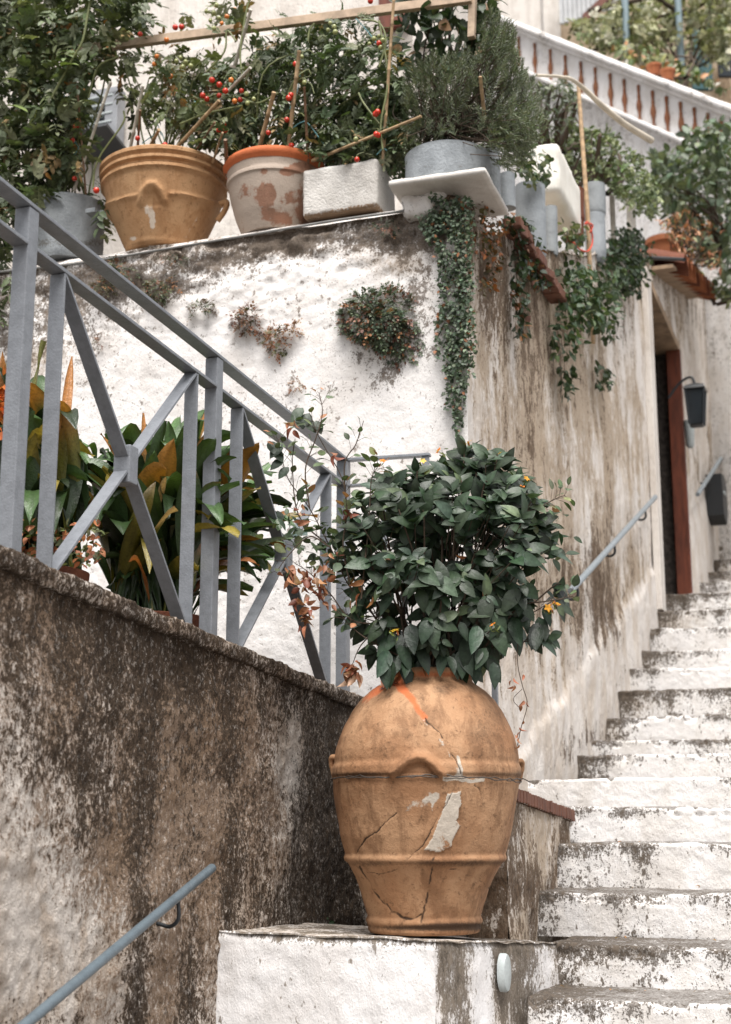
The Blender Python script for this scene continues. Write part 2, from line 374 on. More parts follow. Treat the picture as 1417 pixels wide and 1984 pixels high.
def leafmat(name, rough=.45, trans=.18, vein=0, spec=.5):
    t = NT(name); _, _, _, c = t.attr(); o = t.co(); n = t.noise(o, 60, 3, .6)
    c2 = t.mix(t.ma('MULTIPLY', t.sst(n, .4, .7), .35), c, (0, 0, 0), 'MIX')
    t.col(c2); t.rough(rough); t.b.inputs['Specular IOR Level'].default_value = spec
    t.bump(n, .002)
    tr = t.n('ShaderNodeBsdfTranslucent'); t.l(t.mix(1., c2, (1.3, 1.5, .6), 'MULTIPLY'), tr.inputs[0])
    ms = t.n('ShaderNodeMixShader'); ms.inputs[0].default_value = trans
    t.l(t.b.outputs[0], ms.inputs[1]); t.l(tr.outputs[0], ms.inputs[2]); t.l(ms.outputs[0], t.out.inputs[0]); return t.m
M['leaf'] = leafmat('leaf_glossy', .42, .12, spec=.38)
M['leafmatte'] = leafmat('leaf_matte', .52, .13, spec=.4)
M['petal'] = leafmat('petal', .6, .3, spec=.2)

# ------------------------------------------------------------------ ground, steps
obj('ground', *[np.array([[-150, -60, -2.9], [150, -60, -2.9], [150, 240, -2.9], [-150, 240, -2.9]]), np.array([[0, 1, 2, 3]])], M['ground'],
    paint=np.zeros((4, 3)), kind='structure', smooth=False)
# nosings: (v at u=1240, Y at u=1240)
NOS = [(1944, 4.25), (1829, 4.6), (1727, 4.95), (1637, 5.3), (1563, 5.65), (1507, 6.0), (1462, 7.0), (1437, 7.4), (1388, 7.85), (1336, 8.3), (1297, 8.7),
       (1262, 9.15), (1221, 9.55), (1186, 10.0), (1156, 10.4)]
steps = []
for v, Y in NOS:
    p = PY(1240, v, Y); steps.append((float(p@D), float(p[2])))
d0, z0 = steps[0]
low = [(d0-.36*k, z0-.165*k) for k in range(14, 0, -1)]
d1, z1 = steps[-1]
high = [(float(q@D), float(q[2])) for q in (PE(x, y, E_RW) for x, y in ((1355, 1128), (1372, 1106), (1384, 1083), (1393, 1058)))]
allst = low+steps+high
def step_left(i):
    k = i-len(low)          # 0 = first measured nosing
    if k <= 0: return -1.86 if k < 0 else -1.03
    if k == 1: return -1.03
    if k == 2: return -1.30
    if k == 3: return -1.20
    if k == 4: return -1.46
    return -1.46
VV = []; FF = []; PP = []; off = 0
for i, (d, z) in enumerate(allst):
    zb = allst[i-1][1] if i else z-.2
    dn = allst[i+1][0] if i+1 < len(allst) else d+6
    el = step_left(i); er = 4.5 if i > 8 else 2.2
    hi = len(low)-2 <= i <= len(low)+17
    ne = 360 if hi else 12; er_ = 1.2 if hi else er
    es = np.linspace(el, er, ne)
    if hi: es = np.concatenate([np.linspace(el, 1.6, ne), np.linspace(1.65, er, 6)])
    ne = len(es); nr = 26 if hi else 4; ntd = 22 if hi else 4
    rr = .012
    prof = [(d, zb-.01+(z-rr-zb+.01)*t, t, 0) for t in np.linspace(0, 1, nr)]
    prof += [(d+rr*(1-math.cos(a)), z-rr+rr*math.sin(a), 1, .3) for a in (.5, 1.1)]
    prof += [(d+rr+(dn-d-rr+.01)*t, z, 1-t, 1) for t in np.linspace(0, 1, ntd)]
    pr = np.array(prof); A, B = np.meshgrid(es, np.arange(len(pr)), indexing='ij')
    dd = pr[B, 0]; zz = pr[B, 1]; tt = pr[B, 2]; kind = pr[B, 3]
    e = A.ravel(); dd = dd.ravel(); zz = zz.ravel(); tt = tt.ravel(); kind = kind.ravel()
    Q = np.stack([e, dd, zz], 1)
    wob = (fbm(np.stack([e*1.6, np.full_like(e, i*5.1), e*0], 1), 1, 3, i)-.5)
    wz = (fbm(np.stack([e*1.3, np.full_like(e, i*7.7+3), e*0], 1), 1, 3, i+50)-.5)
    n3 = fbm(Q, 9, 5, 3)-.5; n4 = fbm(Q, 40, 3, 5)-.5
    chip = sstep(fbm(Q, 22, 4, 8), .55, .72)*np.exp(-((zz-z)/.03)**2-((dd-d)/.03)**2)
    dd2 = dd+wob*.05+(n3*.009+n4*.005)*(kind < .5)+chip*.02
    z2 = zz+wz*.035*sstep(tt*(kind < .5)+(kind > .2)*1., 0, 1)+(n3*.018+n4*.004)*(kind > .2)-chip*.018
    stk = fbm(np.stack([e*7, np.full_like(e, i*3.3), zz*1.2], 1), 1, 4, 21)
    stk2 = fbm(np.stack([e*1.8, np.full_like(e, i*1.7), zz*.8], 1), 1, 3, 33)
    far = min(1, max(0, (i-len(low)-4)/6))
    riser = (kind < .5)
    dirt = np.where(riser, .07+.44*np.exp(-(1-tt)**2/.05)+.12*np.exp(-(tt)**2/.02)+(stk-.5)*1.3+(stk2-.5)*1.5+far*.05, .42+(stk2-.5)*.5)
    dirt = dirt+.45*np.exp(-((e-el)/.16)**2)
    if i-len(low) == 5: dirt = dirt-.38*riser
    if i-len(low) == 4: dirt = dirt-.12*riser
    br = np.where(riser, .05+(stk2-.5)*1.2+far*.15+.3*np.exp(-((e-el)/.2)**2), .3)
    ms = np.where(kind > .6, .75, 0)
    V = e[:, None]*E+dd2[:, None]*D+z2[:, None]*Z
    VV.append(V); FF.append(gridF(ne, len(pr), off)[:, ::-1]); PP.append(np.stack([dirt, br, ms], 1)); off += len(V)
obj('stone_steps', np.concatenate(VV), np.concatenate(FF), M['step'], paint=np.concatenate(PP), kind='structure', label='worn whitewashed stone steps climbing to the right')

# ------------------------------------------------------------------ wall sheets
def sheet(fr, es, zs, pf, flip=False):
    """grid over (s,z); fr(s,z)->(base point, outward normal)"""
    pass
def wallgrid(axis, const, s0, s1, zb, zt, nrm, res, disp, paint, hole=None):
    """vertical face. axis 'e': e varies & d const; axis 'd': d varies & e const. zb, zt functions of s"""
    ns = int(abs(s1-s0)/res)+2; S = np.linspace(s0, s1, ns)
    zbv = np.array([zb(s) for s in S]); ztv = np.array([zt(s) for s in S]); nz = int((ztv-zbv).max()/res)+2
    T = np.linspace(0, 1, nz); SS, TT = np.meshgrid(S, T, indexing='ij'); ZZ = zbv[:, None]+(ztv-zbv)[:, None]*TT
    s = SS.ravel(); z = ZZ.ravel()
    V = (s[:, None]*E+const*D if axis == 'e' else const*E+s[:, None]*D)+z[:, None]*Z
    u, v = proj(V); dp = disp(s, z, u, v, V, TT.ravel())
    V2 = V+np.asarray(nrm)*dp[:, None]
    F = gridF(ns, nz)
    n = np.cross(V[F[0, 1]]-V[F[0, 0]], V[F[0, 3]]-V[F[0, 0]])
    if n@nrm < 0: F = F[:, ::-1]
    if hole is not None:
        c = V[F].mean(1); uu = (c@E if axis == 'e' else c@D); keep = ~((uu > hole[0]) & (uu < hole[1]) & (c[:, 2] < hole[2])); F = F[keep]
    return V2, F, paint(s, z, u, v, V, TT.ravel())
def join(parts):
    off = 0; VV = []; FF = []; PP = []
    for V, F, P in parts:
        VV.append(V); FF.append(F+off); PP.append(P if P.shape[1] == 4 else np.concatenate([P, np.zeros((len(P), 1))], 1)); off += len(V)
    return np.concatenate(VV), np.concatenate(FF), np.concatenate(PP)
def closing(corners, n=2):
    """flat quad as a part for join()"""
    return np.array(corners), np.array([[0, 1, 2, 3]]), np.array([[.3, .4, 0, 0]]*4)

# corner wall: white face at d=D_WW, stair face at e=E_RW
ZTOP = float(PD(620, 431, D_WW)[2]); CORN = ED(E_RW, D_WW, ZTOP)
def white_disp(s, z, u, v, V, t):
    a = (fbm(V, 2.2, 3, 11)-.5)*.014+(fbm(V, 9, 4, 12)-.5)*.006+(fbm(V, 38, 4, 14, .6)-.5)*.006
    top = np.exp(-((ZTOP-z)/.26)**2); Vs = V*np.array([1, 1, 2.2]); a = a+top*(fbm(Vs, 11, 5, 15, .6)-.5)*.075-top*.02; cre = 1-np.abs(fbm(Vs, 6, 4, 16)*2-1)*6; a = a-np.clip(cre, 0, 1)*(.002+.03*top)*sstep(fbm(V, 2.5, 3, 17), .42, .6)
    pit = sstep(fbm(V, 17, 4, 19), .60, .70); a = a-pit*.016*(.12+top)
    rim = np.exp(-((s-E_RW)/.05)**2); return a*(1-rim*.9)-rim*.02*0
def white_paint(s, z, u, v, V, t):
    h = ZTOP-z; f = fbm(V, 3, 4, 31); g = fbm(np.stack([V[:, 0]*2.5, V[:, 1]*2.5, V[:, 2]*5], 1), 1, 4, 35)
    top = np.exp(-(h/.17)**2)
    r = .04+top*.40*(.1+1.8*g)+(f-.5)*.7+.12*np.exp(-(h/.6)**2)
    r += blobs(u, v, [(735, 640, 80, 70, .35), (740, 730, 40, 50, .35), (800, 690, 40, 40, .2), (300, 560, 60, 25, .45), (600, 455, 120, 22, .3), (760, 450, 70, 40, .35), (520, 480, 90, 26, .22),
                      (390, 505, 60, 20, .3), (850, 760, 22, 90, .25), (890, 820, 22, 60, .3), (640, 760, 60, 18, .26), (120, 620, 120, 80, .28), (20, 650, 60, 120, .35), (820, 560, 50, 40, .2),
                      (230, 545, 70, 30, .4), (560, 600, 60, 30, .15), (800, 480, 40, 60, .25), (750, 455, 40, 30, .4), (150, 530, 60, 30, .3), (380, 545, 80, 20, .35), (180, 760, 60, 130, .12)])
    b = blobs(u, v, [(800, 480, 60, 50, .3), (330, 520, 120, 25, .25)])+top*(.22+(g-.5)*1.6)
    br = .10+top*.40+(g-.5)*.9+blobs(u, v, [(780, 520, 90, 60, .3), (860, 700, 25, 160, .2), (450, 480, 300, 30, .2), (60, 650, 90, 120, .3)])
    cr = .0+top*.35+blobs(u, v, [(650, 500, 260, 60, .35), (800, 540, 90, 60, .3), (200, 560, 150, 50, .15)])
    return np.stack([r, br, b, cr], 1)
W1 = wallgrid('e', D_WW, -4.6, E_RW, lambda s: -.4, lambda s: ZTOP-.01*math.sin(s*5), -D, .0105, white_disp, white_paint)
# stair face
_tp = [PE(x, y, E_RW) for x, y in [(1000, 438), (1060, 480), (1130, 492), (1200, 484), (1255, 490), (1300, 520), (1350, 553), (1417, 604)]]
_tp = [(5.1, ZTOP), (D_WW+.42, ZTOP-.01)]+[(float(p@D), float(p[2])) for p in _tp]
_tp.append((_tp[-1][0]+12, _tp[-1][1]+12*(_tp[-1][1]-_tp[-3][1])/(_tp[-1][0]-_tp[-3][0])))
def rw_top(d):
    xs, ys = zip(*_tp); return float(np.interp(d, xs, ys))
_sd = [q[0] for q in allst]; _sz = [q[1] for q in allst]
def stairz(s): return np.interp(s, _sd, _sz)
def beige_disp(s, z, u, v, V, t):
    a = (fbm(V, 2.0, 3, 41)-.5)*.05+(fbm(V*np.array([1, 1, .35]), 14, 4, 42)-.5)*.02+(fbm(V, 40, 3, 44)-.5)*.006
    rim = np.exp(-((s-D_WW)/.05)**2); a = a*(1-rim*.9)
    ridge = sstep(1480-(u-1000)*1.40-v+(fbm(V, 6, 3, 48)-.5)*60, -14, 14)   # smoother newer render below this line stands proud
    return a-ridge*.018
def beige_paint(s, z, u, v, V, t):
    st = fbm(V*np.array([1, 1, .14]), 9, 4, 51); st2 = fbm(V*np.array([1, 1, .2]), 24, 4, 52); f = fbm(V, 2.5, 4, 53)
    lowpatch = sstep(v-(1480-(u-1000)*1.40)+(fbm(V, 6, 4, 48)-.5)*90, -25, 35)
    h = np.array([rw_top(q) for q in s])-z
    topd = np.exp(-(h/.5)**2)
    r = .02+(st-.5)*1.0+(st2-.5)*.9+topd*.42+(f-.5)*.7
    r += blobs(u, v, [(1020, 760, 90, 130, .20), (1180, 700, 40, 60, .2), (1215, 640, 24, 60, .22), (960, 560, 35, 120, .35), (1005, 640, 30, 90, .30), (1090, 740, 30, 120, .2), (1155, 1150, 50, 90, .55), (1130, 1090, 40, 70, .3), (1190, 1040, 40, 70, .18), (1180, 1230, 36, 60, .4), (1255, 1010, 18, 60, .4),
                      (1040, 1180, 60, 80, .28), (960, 430, 40, 60, .3), (1100, 1460, 25, 60, .35), (1130, 1420, 30, 40, .3), (1290, 1090, 30, 100, .1), (1380, 700, 20, 160, .22), (1355, 640, 18, 60, .3),
                      (1375, 1060, 30, 60, .15), (940, 700, 40, 80, -.2), (1040, 1330, 50, 70, .0), (1240, 880, 40, 130, -.2), (1390, 640, 60, 150, -.3)])
    r = r-lowpatch*(.62-.9*(f-.45)*1.2)+.35*np.exp(-((z-stairz(s)-.02)/.10)**2)-blobs(u, v, [(925, 820, 30, 140, .45), (1262, 700, 14, 400, .2), (1400, 760, 60, 160, .1)])
    # foot of the wall, darker along the line of the steps
    br = .36+(st-.5)*1.0+topd*.15-lowpatch*.62+(f-.5)*1.3+blobs(u, v, [(1010, 650, 110, 160, .35), (1150, 780, 90, 120, .22), (1060, 900, 160, 220, .25), (925, 820, 32, 180, -.45), (1160, 1130, 90, 100, .35), (1390, 700, 70, 200, -.35), (1270, 760, 15, 300, -.2)])
    m = blobs(u, v, [(960, 440, 45, 45, .5), (1010, 500, 30, 60, .4)])
    return np.stack([r, br, m], 1)
pj0 = PE(1283, 1160, E_RW); pj1 = PE(1340, 1160, E_RW); ptop = PE(1283, 606, E_RW)
DJ0, DJ1, ZDT = float(pj0@D), float(pj1@D), float(ptop[2])
W2 = wallgrid('d', E_RW, D_WW, 16.0, lambda s: -.4+max(0, s-6)*.3, lambda s: rw_top(s)+.02*math.sin(s*7), E, .014, beige_disp, beige_paint, hole=(DJ0, DJ1, ZDT))
W3 = wallgrid('d', E_RW, 16.0, 24.0, lambda s: 1., lambda s: rw_top(s), E, .1, beige_disp, beige_paint)
corner_wall = obj('corner_wall', *(lambda J: (J[0], J[1], M['white']))(join([W1])), paint=join([W1])[2], origin=ED(E_RW, D_WW, -.4),
                  label='tall whitewashed retaining wall with dark cracks and tufts of fern, under the terracotta tubs', cat='wall')
J = join([W2, W3]); obj('stair_face', J[0], J[1], M['beige'], corner_wall, paint=J[2], label='streaked beige face beside the steps')
def capgrid(e0, e1, d0, d1, zf, res=.03, seed=0, amp=.02):
    ne = int((e1-e0)/res)+2; nd = int((d1-d0)/res)+2
    A, B = np.meshgrid(np.linspace(e0, e1, ne), np.linspace(d0, d1, nd), indexing='ij'); e = A.ravel(); d = B.ravel()
    z = np.array([zf(a, b) for a, b in zip(e, d)]); V = e[:, None]*E+d[:, None]*D+z[:, None]*Z
    V = V+Z*((fbm(V, 10, 4, seed)-.5)*amp*2)[:, None]; F = gridF(ne, nd)
    if np.cross(V[F[0, 1]]-V[F[0, 0]], V[F[0, 3]]-V[F[0, 0]])[2] < 0: F = F[:, ::-1]
    return V, F
V, F = capgrid(-4.6, E_RW-.005, D_WW+.005, 5.85, lambda e, d: ZTOP-.012+.04*float(sstep(d-D_WW, .0, .05)), seed=5, amp=.006)
obj('wall_top', V, F, M['white'], corner_wall, paint=np.tile([.25, .45, .1, .2], (len(V), 1)))
V, F = capgrid(E_RW-.5, E_RW, 5.86, 16, lambda e, d: rw_top(d)-.012, res=.06, seed=6, amp=.01)
obj('stair_wall_top', V, F, M['beige'], corner_wall, paint=np.tile([.2, .6, .1, 0], (len(V), 1)))
# the terrace behind the retaining wall: ground of the garden level
V, F = capgrid(-6, E_RW-.5, 5.85, 9, lambda e, d: ZTOP-.03, res=.2, seed=7)
obj('terrace_ground', V, F, M['ground'], paint=np.zeros((len(V), 3)), kind='structure')

# terrace between dark wall and corner wall
V, F = capgrid(-1.96-.0, -1.28, 5.19, 6.35, lambda e, d: .05, res=.1, seed=8)
obj('landing_floor', V, F, M['step'], paint=np.tile([.4, .4, .6, 0], (len(V), 1)), kind='structure')
V, F = capgrid(-4.6, -1.96, 1.0, D_WW+.02, lambda e, d: .30, res=.1, seed=9)
obj('planting_bed', V, F, M['soil'], paint=np.zeros((len(V), 3)), kind='structure')

# ------------------------------------------------------------------ dark wall with coping
def lw_z(d):   # coping top height
    a = PE(40, 1093, E_LW+.0); b = PE(660, 1345, E_LW+.0); da, db = a@D, b@D
    return float(a[2]+(b[2]-a[2])*(d-da)/(db-da))
DEND = float(PE(668, 1345, E_LW)@D)+.14
E_F = E_LW+.045     # face of the dark wall
def dark_disp(s, z, u, v, V, t):
    return (fbm(V, 2.5, 3, 61)-.5)*.05+(fbm(V, 10, 4, 62)-.5)*.022+(fbm(V, 42, 4, 63, .6)-.5)*.016
def dark_paint(s, z, u, v, V, t):
    st = fbm(V*np.array([1, 1, .25]), 7, 4, 71); f = fbm(V, 4.5, 4, 72); g = fbm(V, 1.6, 3, 73)
    run = fbm(V*np.array([1, 1, .07]), 8, 4, 79); run2 = fbm(V*np.array([1, 1, .12]), 20, 3, 78)
    r = .62+.25*np.exp(-(1-t)**2/.002)+(run-.5)*1.5*sstep(t, .1, .7)+(run2-.5)*.5-(st-.5)*.9-(f-.5)*.9+blobs(u, v, [(60, 1750, 180, 150, -.60), (230, 1760, 110, 130, -.30), (20, 1600, 110, 120, -.25), (150, 1930, 190, 100, -.45), (570, 1430, 30, 130, -.50), (545, 1600, 38, 110, -.36), (420, 1560, 120, 60, -.12), (300, 1700, 30, 50, -.3),
                         (650, 1600, 40, 240, .5), (530, 1760, 90, 50, .25), (90, 1500, 110, 50, .15), (330, 1480, 60, 70, .12), (205, 1830, 40, 40, .35), (260, 1900, 80, 70, .1), (680, 1780, 40, 60, .5), (500, 1400, 14, 150, .25), (150, 1120, 200, 22, .1), (440, 1680, 60, 160, .14), (410, 1850, 40, 120, -.05)])  # right end darker: shade of the gap beside the jar painted in
    br = .55+(g-.5)*1.2+blobs(u, v, [(80, 1780, 200, 160, -.4), (420, 1350, 200, 120, .25), (570, 1430, 30, 110, -.3)])
    ru = blobs(u, v, [(345, 1330, 12, 150, .42), (395, 1340, 20, 90, .3), (470, 1330, 20, 60, .25), (340, 1780, 20, 80, .2)])
    return np.stack([r, br, ru], 1)
A1 = wallgrid('d', E_F, .6, DEND, lambda s: -2.6, lambda s: lw_z(s)-.035, E, .0085, dark_disp, dark_paint)
dark_wall = obj('stained_wall', A1[0], A1[1], M['dark'], paint=A1[2], origin=ED(E_F, 3.5, -2.6), label='low wall blackened with brown and grey growth, carrying the metal railing', cat='wall')
# end face and back
V = [ED(E_F-.02, DEND, -.5), ED(E_F-.30, DEND, -.5), ED(E_F-.30, DEND, lw_z(DEND)-.04), ED(E_F-.02, DEND, lw_z(DEND)-.04),
     ED(E_F-.30, .6, -.5), ED(E_F-.30, .6, lw_z(.6)-.04)]
obj('back_face', V, [(0, 1, 2, 3), (1, 4, 5, 2)], M['dark'], dark_wall, paint=np.tile([.3, .5, 0], (6, 1)), smooth=False)
# coping roll
nd = 560; na = 22; ds = np.linspace(.6, DEND+.02, nd); VV = []
prof = []
for k in range(na):
    t = k/(na-1)
    if t < .35: prof.append((E_F-.01+.03*t/.35, -.050+.0*t)); continue
    if t < .7: a = (t-.35)/.35*math.pi/2; prof.append((E_F+.02+.016*math.sin(a*2)*.4, -.050+.046*math.sin(a))); continue
    prof.append((E_F+.02-(t-.7)/.3*.34, -.002))
prof = np.array(prof); A, B = np.meshgrid(ds, np.arange(na), indexing='ij'); d = A.ravel(); e = prof[B.ravel(), 0]; zz = np.array([lw_z(x) for x in ds])[:, None].repeat(na, 1).ravel()+prof[B.ravel(), 1]
V = e[:, None]*E+d[:, None]*D+zz[:, None]*Z; n = (fbm(V, 12, 4, 81)-.5)*.026+(fbm(V, 45, 4, 82)-.5)*.016
V = V+n[:, None]*(E*.8+Z*.5); u, v = proj(V); f = fbm(V, 8, 4, 83)
F = gridF(nd, na)
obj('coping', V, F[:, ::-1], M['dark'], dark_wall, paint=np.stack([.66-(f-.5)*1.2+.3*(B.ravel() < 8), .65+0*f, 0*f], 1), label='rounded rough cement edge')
# ------------------------------------------------------------------ white wall block under the jar
PL = PE(432, 1803, E_F+.02); PC = PY(843, 1822, 3.95); PB = ED(E_PED, float(PY(1065, 1829, 4.6)@D)+.02, 0); PBz = PY(1065, 1829, 4.6)[2]
def ped_quad():
    f = lambda P, Q, n: [P+(Q-P)*t for t in np.linspace(0, 1, n)]
    parts = []
    for (P, Q, sd) in ((PL-(PC-PL)*.03, PC, 1), (PC, np.array([PB[0], PB[1], PBz-.01])+(D*.2), 2)):
        n = 110; m = 100; top = np.array(f(P, Q, n)); nr = np.cross(Q-P, Z); nr = nr/np.linalg.norm(nr)
        T = np.linspace(0, 1, m); V = top[:, None, :]-Z*(T[None, :, None]*(top[:, None, 2:3]+1.3))
        V = V.reshape(-1, 3); tt = np.tile(T, n); ss = np.repeat(np.linspace(0, 1, n), m)
        u, v = proj(V); dd = (fbm(V, 4, 3, 91)-.5)*.02+(fbm(V, 20, 4, 92)-.5)*.01
        edge = np.exp(-(tt/.012)**2); V = V+nr*(dd-edge*.008)[:, None]+Z*(fbm(V, 14, 3, 95)-.5)[:, None]*.012*(tt < .03)[:, None]
        st = fbm(V*np.array([1, 1, .2]), 12, 4, 93); f2 = fbm(V, 5, 4, 94)
        if sd == 1:
            r = -.04+(st-.5)*.35+(f2-.5)*.5+.75*np.exp(-(tt/.020)**2)+blobs(u, v, [(700, 1850, 30, 20, .3), (540, 1830, 60, 12, .25), (780, 1835, 40, 12, .3), (745, 1870, 10, 40, .3)]); br = -.05+(st-.5)*.4+.3*np.exp(-(tt/.03)**2)
        else:
            r = .46+(st-.5)*1.2+(f2-.5)*.6+.3*np.exp(-(tt/.03)**2)+blobs(u, v, [(870, 1880, 16, 60, .35), (1030, 1860, 30, 70, .3), (880, 1940, 20, 60, .2)]); br = .5+(st-.5)*1.0
        parts.append((V, gridF(n, m) if True else None, np.stack([r, br, 0*r], 1)))
    # top sheet
    n = 70; a = np.linspace(-.02, 1, n); A, B = np.meshgrid(a, np.linspace(0, 1, n), indexing='ij')
    Q1 = np.array([PB[0], PB[1], PBz-.01])+D*.2; BL = PL+D*.75+Z*(-.02); P0 = PL-(PC-PL)*.03
    V = ((1-A)*(1-B))[..., None]*P0+(A*(1-B))[..., None]*PC+(A*B)[..., None]*Q1+((1-A)*B)[..., None]*BL
    V = V.reshape(-1, 3); V = V+Z*((fbm(V, 14, 3, 95)-.5)*.012-.004)[:, None]; f2 = fbm(V, 9, 4, 96)
    parts.append((V, gridF(n, n), np.stack([.45+(f2-.5)*1.2, .6+0*f2, .45+(f2-.5)*.8], 1)))
    return parts
pp = ped_quad(); fixed = []
for V, F, P in pp:
    nn = np.cross(V[F[5, 1]]-V[F[5, 0]], V[F[5, 3]]-V[F[5, 0]]); c = V.mean(0); want = c-np.array([0, 4.6, -.8])
    if (nn@want) < 0: F = F[:, ::-1]
    fixed.append((V, F, P))
J = join(fixed); obj('jar_pedestal', J[0], J[1], M['ped'], paint=J[2], label='whitewashed masonry block under the cracked terracotta jar', cat='pedestal')
JZ = lambda Y: float(PC[2]+(PBz-.01-PC[2])*min(1, max(0, (Y-3.95)/.7)))
# round disc on the block's right side
PS = np.array([PB[0], PB[1], PBz-.01])+D*.2; sdir = (PS-PC)*np.array([1, 1, 0]); sdir /= np.linalg.norm(sdir); sn = np.array([sdir[1], -sdir[0], 0])
def ped_side(u, v):
    r, t = ray(u, v); k = PC@sn; return PY(u, v, k/(r*sn[0]+sn[1]))
c = ped_side(967, 1884)+sn*.018; mb = MB(); R = .0540
ring = [(R*math.cos(q), R*math.sin(q)) for q in np.linspace(0, 2*math.pi, 41)[:-1]]
V = []; 
for (rr, hh) in ((1, -.012), (1, .004), (.93, .010), (.5, .013), (.0, .0135)):
    for (a, b) in ring: V.append(c+sdir*a*rr*.5+Z*b*rr+sn*hh)
F = [(i*40+j, i*40+(j+1) % 40, (i+1)*40+(j+1) % 40, (i+1)*40+j) for i in range(4) for j in range(40)]
obj('wall_disc', V, F, M['disc'], label='round pale metal disc fixed to the side of the pedestal', cat='wall plate', smooth=40)

# ------------------------------------------------------------------ low wall with brick edge
pn = PE(985, 1650, E_LOW); DN = float(pn@D)+.0; pf = PE(1105, 1580, E_LOW); DFW = float(pf@D)+.02
zA = float(PE(1000, 1548, E_LOW)[2]); zB = float(PE(1105, 1592, E_LOW)[2])
def lowz(s): return zA+(zB-zA)*(s-DN)/(DFW-DN)
dd = lambda s, z, u, v, V, t: (fbm(V, 5, 3, 101)-.5)*.03+(fbm(V, 22, 4, 102)-.5)*.012
def lp(s, z, u, v, V, t):
    f = fbm(V*np.array([1, 1, .4]), 6, 4, 103)
    return np.stack([.48-(f-.5)*1.6+blobs(u, v, [(1050, 1600, 30, 25, -.3), (1000, 1720, 60, 40, .45), (1095, 1610, 10, 60, .3)]), .6+(f-.5)*.5, .0*f], 1)
DN0 = DN-.02
B1 = wallgrid('d', E_LOW, DN0, DFW, lambda s: -.6, lowz, E, .012, dd, lp)
B2 = wallgrid('e', DN0, -1.29, E_LOW, lambda s: -.6, lambda s: lowz(DN0), -D, .03, dd, lp)
B2b = wallgrid('e', DEND, -1.9, -1.28, lambda s: -.6, lambda s: .05, -D, .03, dd, lp); B2c = wallgrid('d', -1.29, DN0, DEND+.02, lambda s: -.6, lowz, -E, .03, dd, lp)
for q_ in (B2, B2b, B2c): q_[2][:, 0] = .75  # these faces painted dark all over, standing in for deep shade
J = join([B1, B2, B2b, B2c]); low_wall = obj('low_wall', J[0], J[1], M['beige'], paint=J[2], origin=ED(E_LOW, DN0, -.6), label='short stained wall with a brick edge beside the lower steps', cat='wall')
nb = 26; mb = MB(); L = DFW-DN0+.02
for k in range(nb):
    d = DN0+L*(k+.5)/nb; random.seed(k); j = random.uniform(-.002, .002)
    mb.bar(ED(E_LOW-.13, d, lowz(d)+.022+j), ED(E_LOW+.012+j, d, lowz(d)+.022+j), D, Z, L/nb*.86, .042)
o = mb.make('brick_edge', M['brick'], low_wall, smooth=False, bevel=.002)
obj('mortar', [ED(E_LOW-.13, DN0, lowz(DN0)+.0), ED(E_LOW+.006, DN0, lowz(DN0)), ED(E_LOW+.006, DFW, lowz(DFW)), ED(E_LOW-.13, DFW, lowz(DFW)),
    ED(E_LOW-.13, DN0, lowz(DN0)+.038), ED(E_LOW+.006, DN0, lowz(DN0)+.038), ED(E_LOW+.006, DFW, lowz(DFW)+.038), ED(E_LOW-.13, DFW, lowz(DFW)+.038)],
    [(0, 1, 5, 4), (1, 2, 6, 5), (4, 5, 6, 7), (2, 3, 7, 6)], M['beige'], low_wall, paint=np.tile([.5, .6, 0], (8, 1)), smooth=False)

# ------------------------------------------------------------------ railing on the dark wall
rail = thing('metal_railing', ED(E_LW, 3.5, lw_z(3.5)), 'grey painted steel railing with crossed bars on the blackened low wall', 'railing')
def dof(u, v): return float(PE(u, v, E_LW)@D)
dA, dB, dC = dof(54, 400), dof(416, 700), dof(666, 893)
b1, b2, b3, b4 = dof(112, 560), dof(372, 728), dof(460, 790), dof(632, 930)
zt0 = float(PE(54, 400, E_LW)[2]); zt1 = float(PE(666, 890, E_LW)[2])
def ztr(d): return zt0+(zt1-zt0)*(d-dA)/(dC-dA)
sl_ = (zt1-zt0)/(dC-dA)
RD = D+Z*sl_; RD = RD/np.linalg.norm(RD); RU = np.cross(E, RD); RU = RU if RU[2] > 0 else -RU
P = lambda d, dz: ED(E_LW, d, ztr(d)+dz)
mb = MB().bar(P(1.0, -.004), P(dC+.021, -.004), E, RU, .046, .010); mb.make('top_rail', M['rail'], rail, bevel=.0015, smooth=False)
mb = MB()
cuts = [1.0, dA, dB, dC]
for a, b in zip(cuts[:-1], cuts[1:]):
    mb.bar(P(a+(.021 if a > 1 else 0), -.105), P(b-.021, -.105), E, RU, .044, .010)
mb.make('lower_rail', M['rail'], rail, bevel=.0015, smooth=False)
for d in (dA, dB, dC):
    MB().bar(ED(E_LW, d, lw_z(d)-.03), ED(E_LW, d, ztr(d)-.011), E, D, .042, .042).make('post', M['rail'], rail, bevel=.0025, smooth=False)
for d in (b1, b2, b3, b4):
    MB().bar(ED(E_LW, d, lw_z(d)-.03), ED(E_LW, d, ztr(d)-.112), E, D, .042, .008).make('upright', M['rail'], rail, bevel=.001, smooth=False)
def brace(d0, z0, d1, z1, f0, f1, off=0):
    p0, p1 = ED(E_LW, d0, z0), ED(E_LW, d1, z1); t = p1-p0; n = np.cross(E, t/np.linalg.norm(t))
    MB().bar(p0+t*f0, p0+t*f1, E, n, .040, .008).make('brace', M['rail'], rail, bevel=.001, smooth=False)
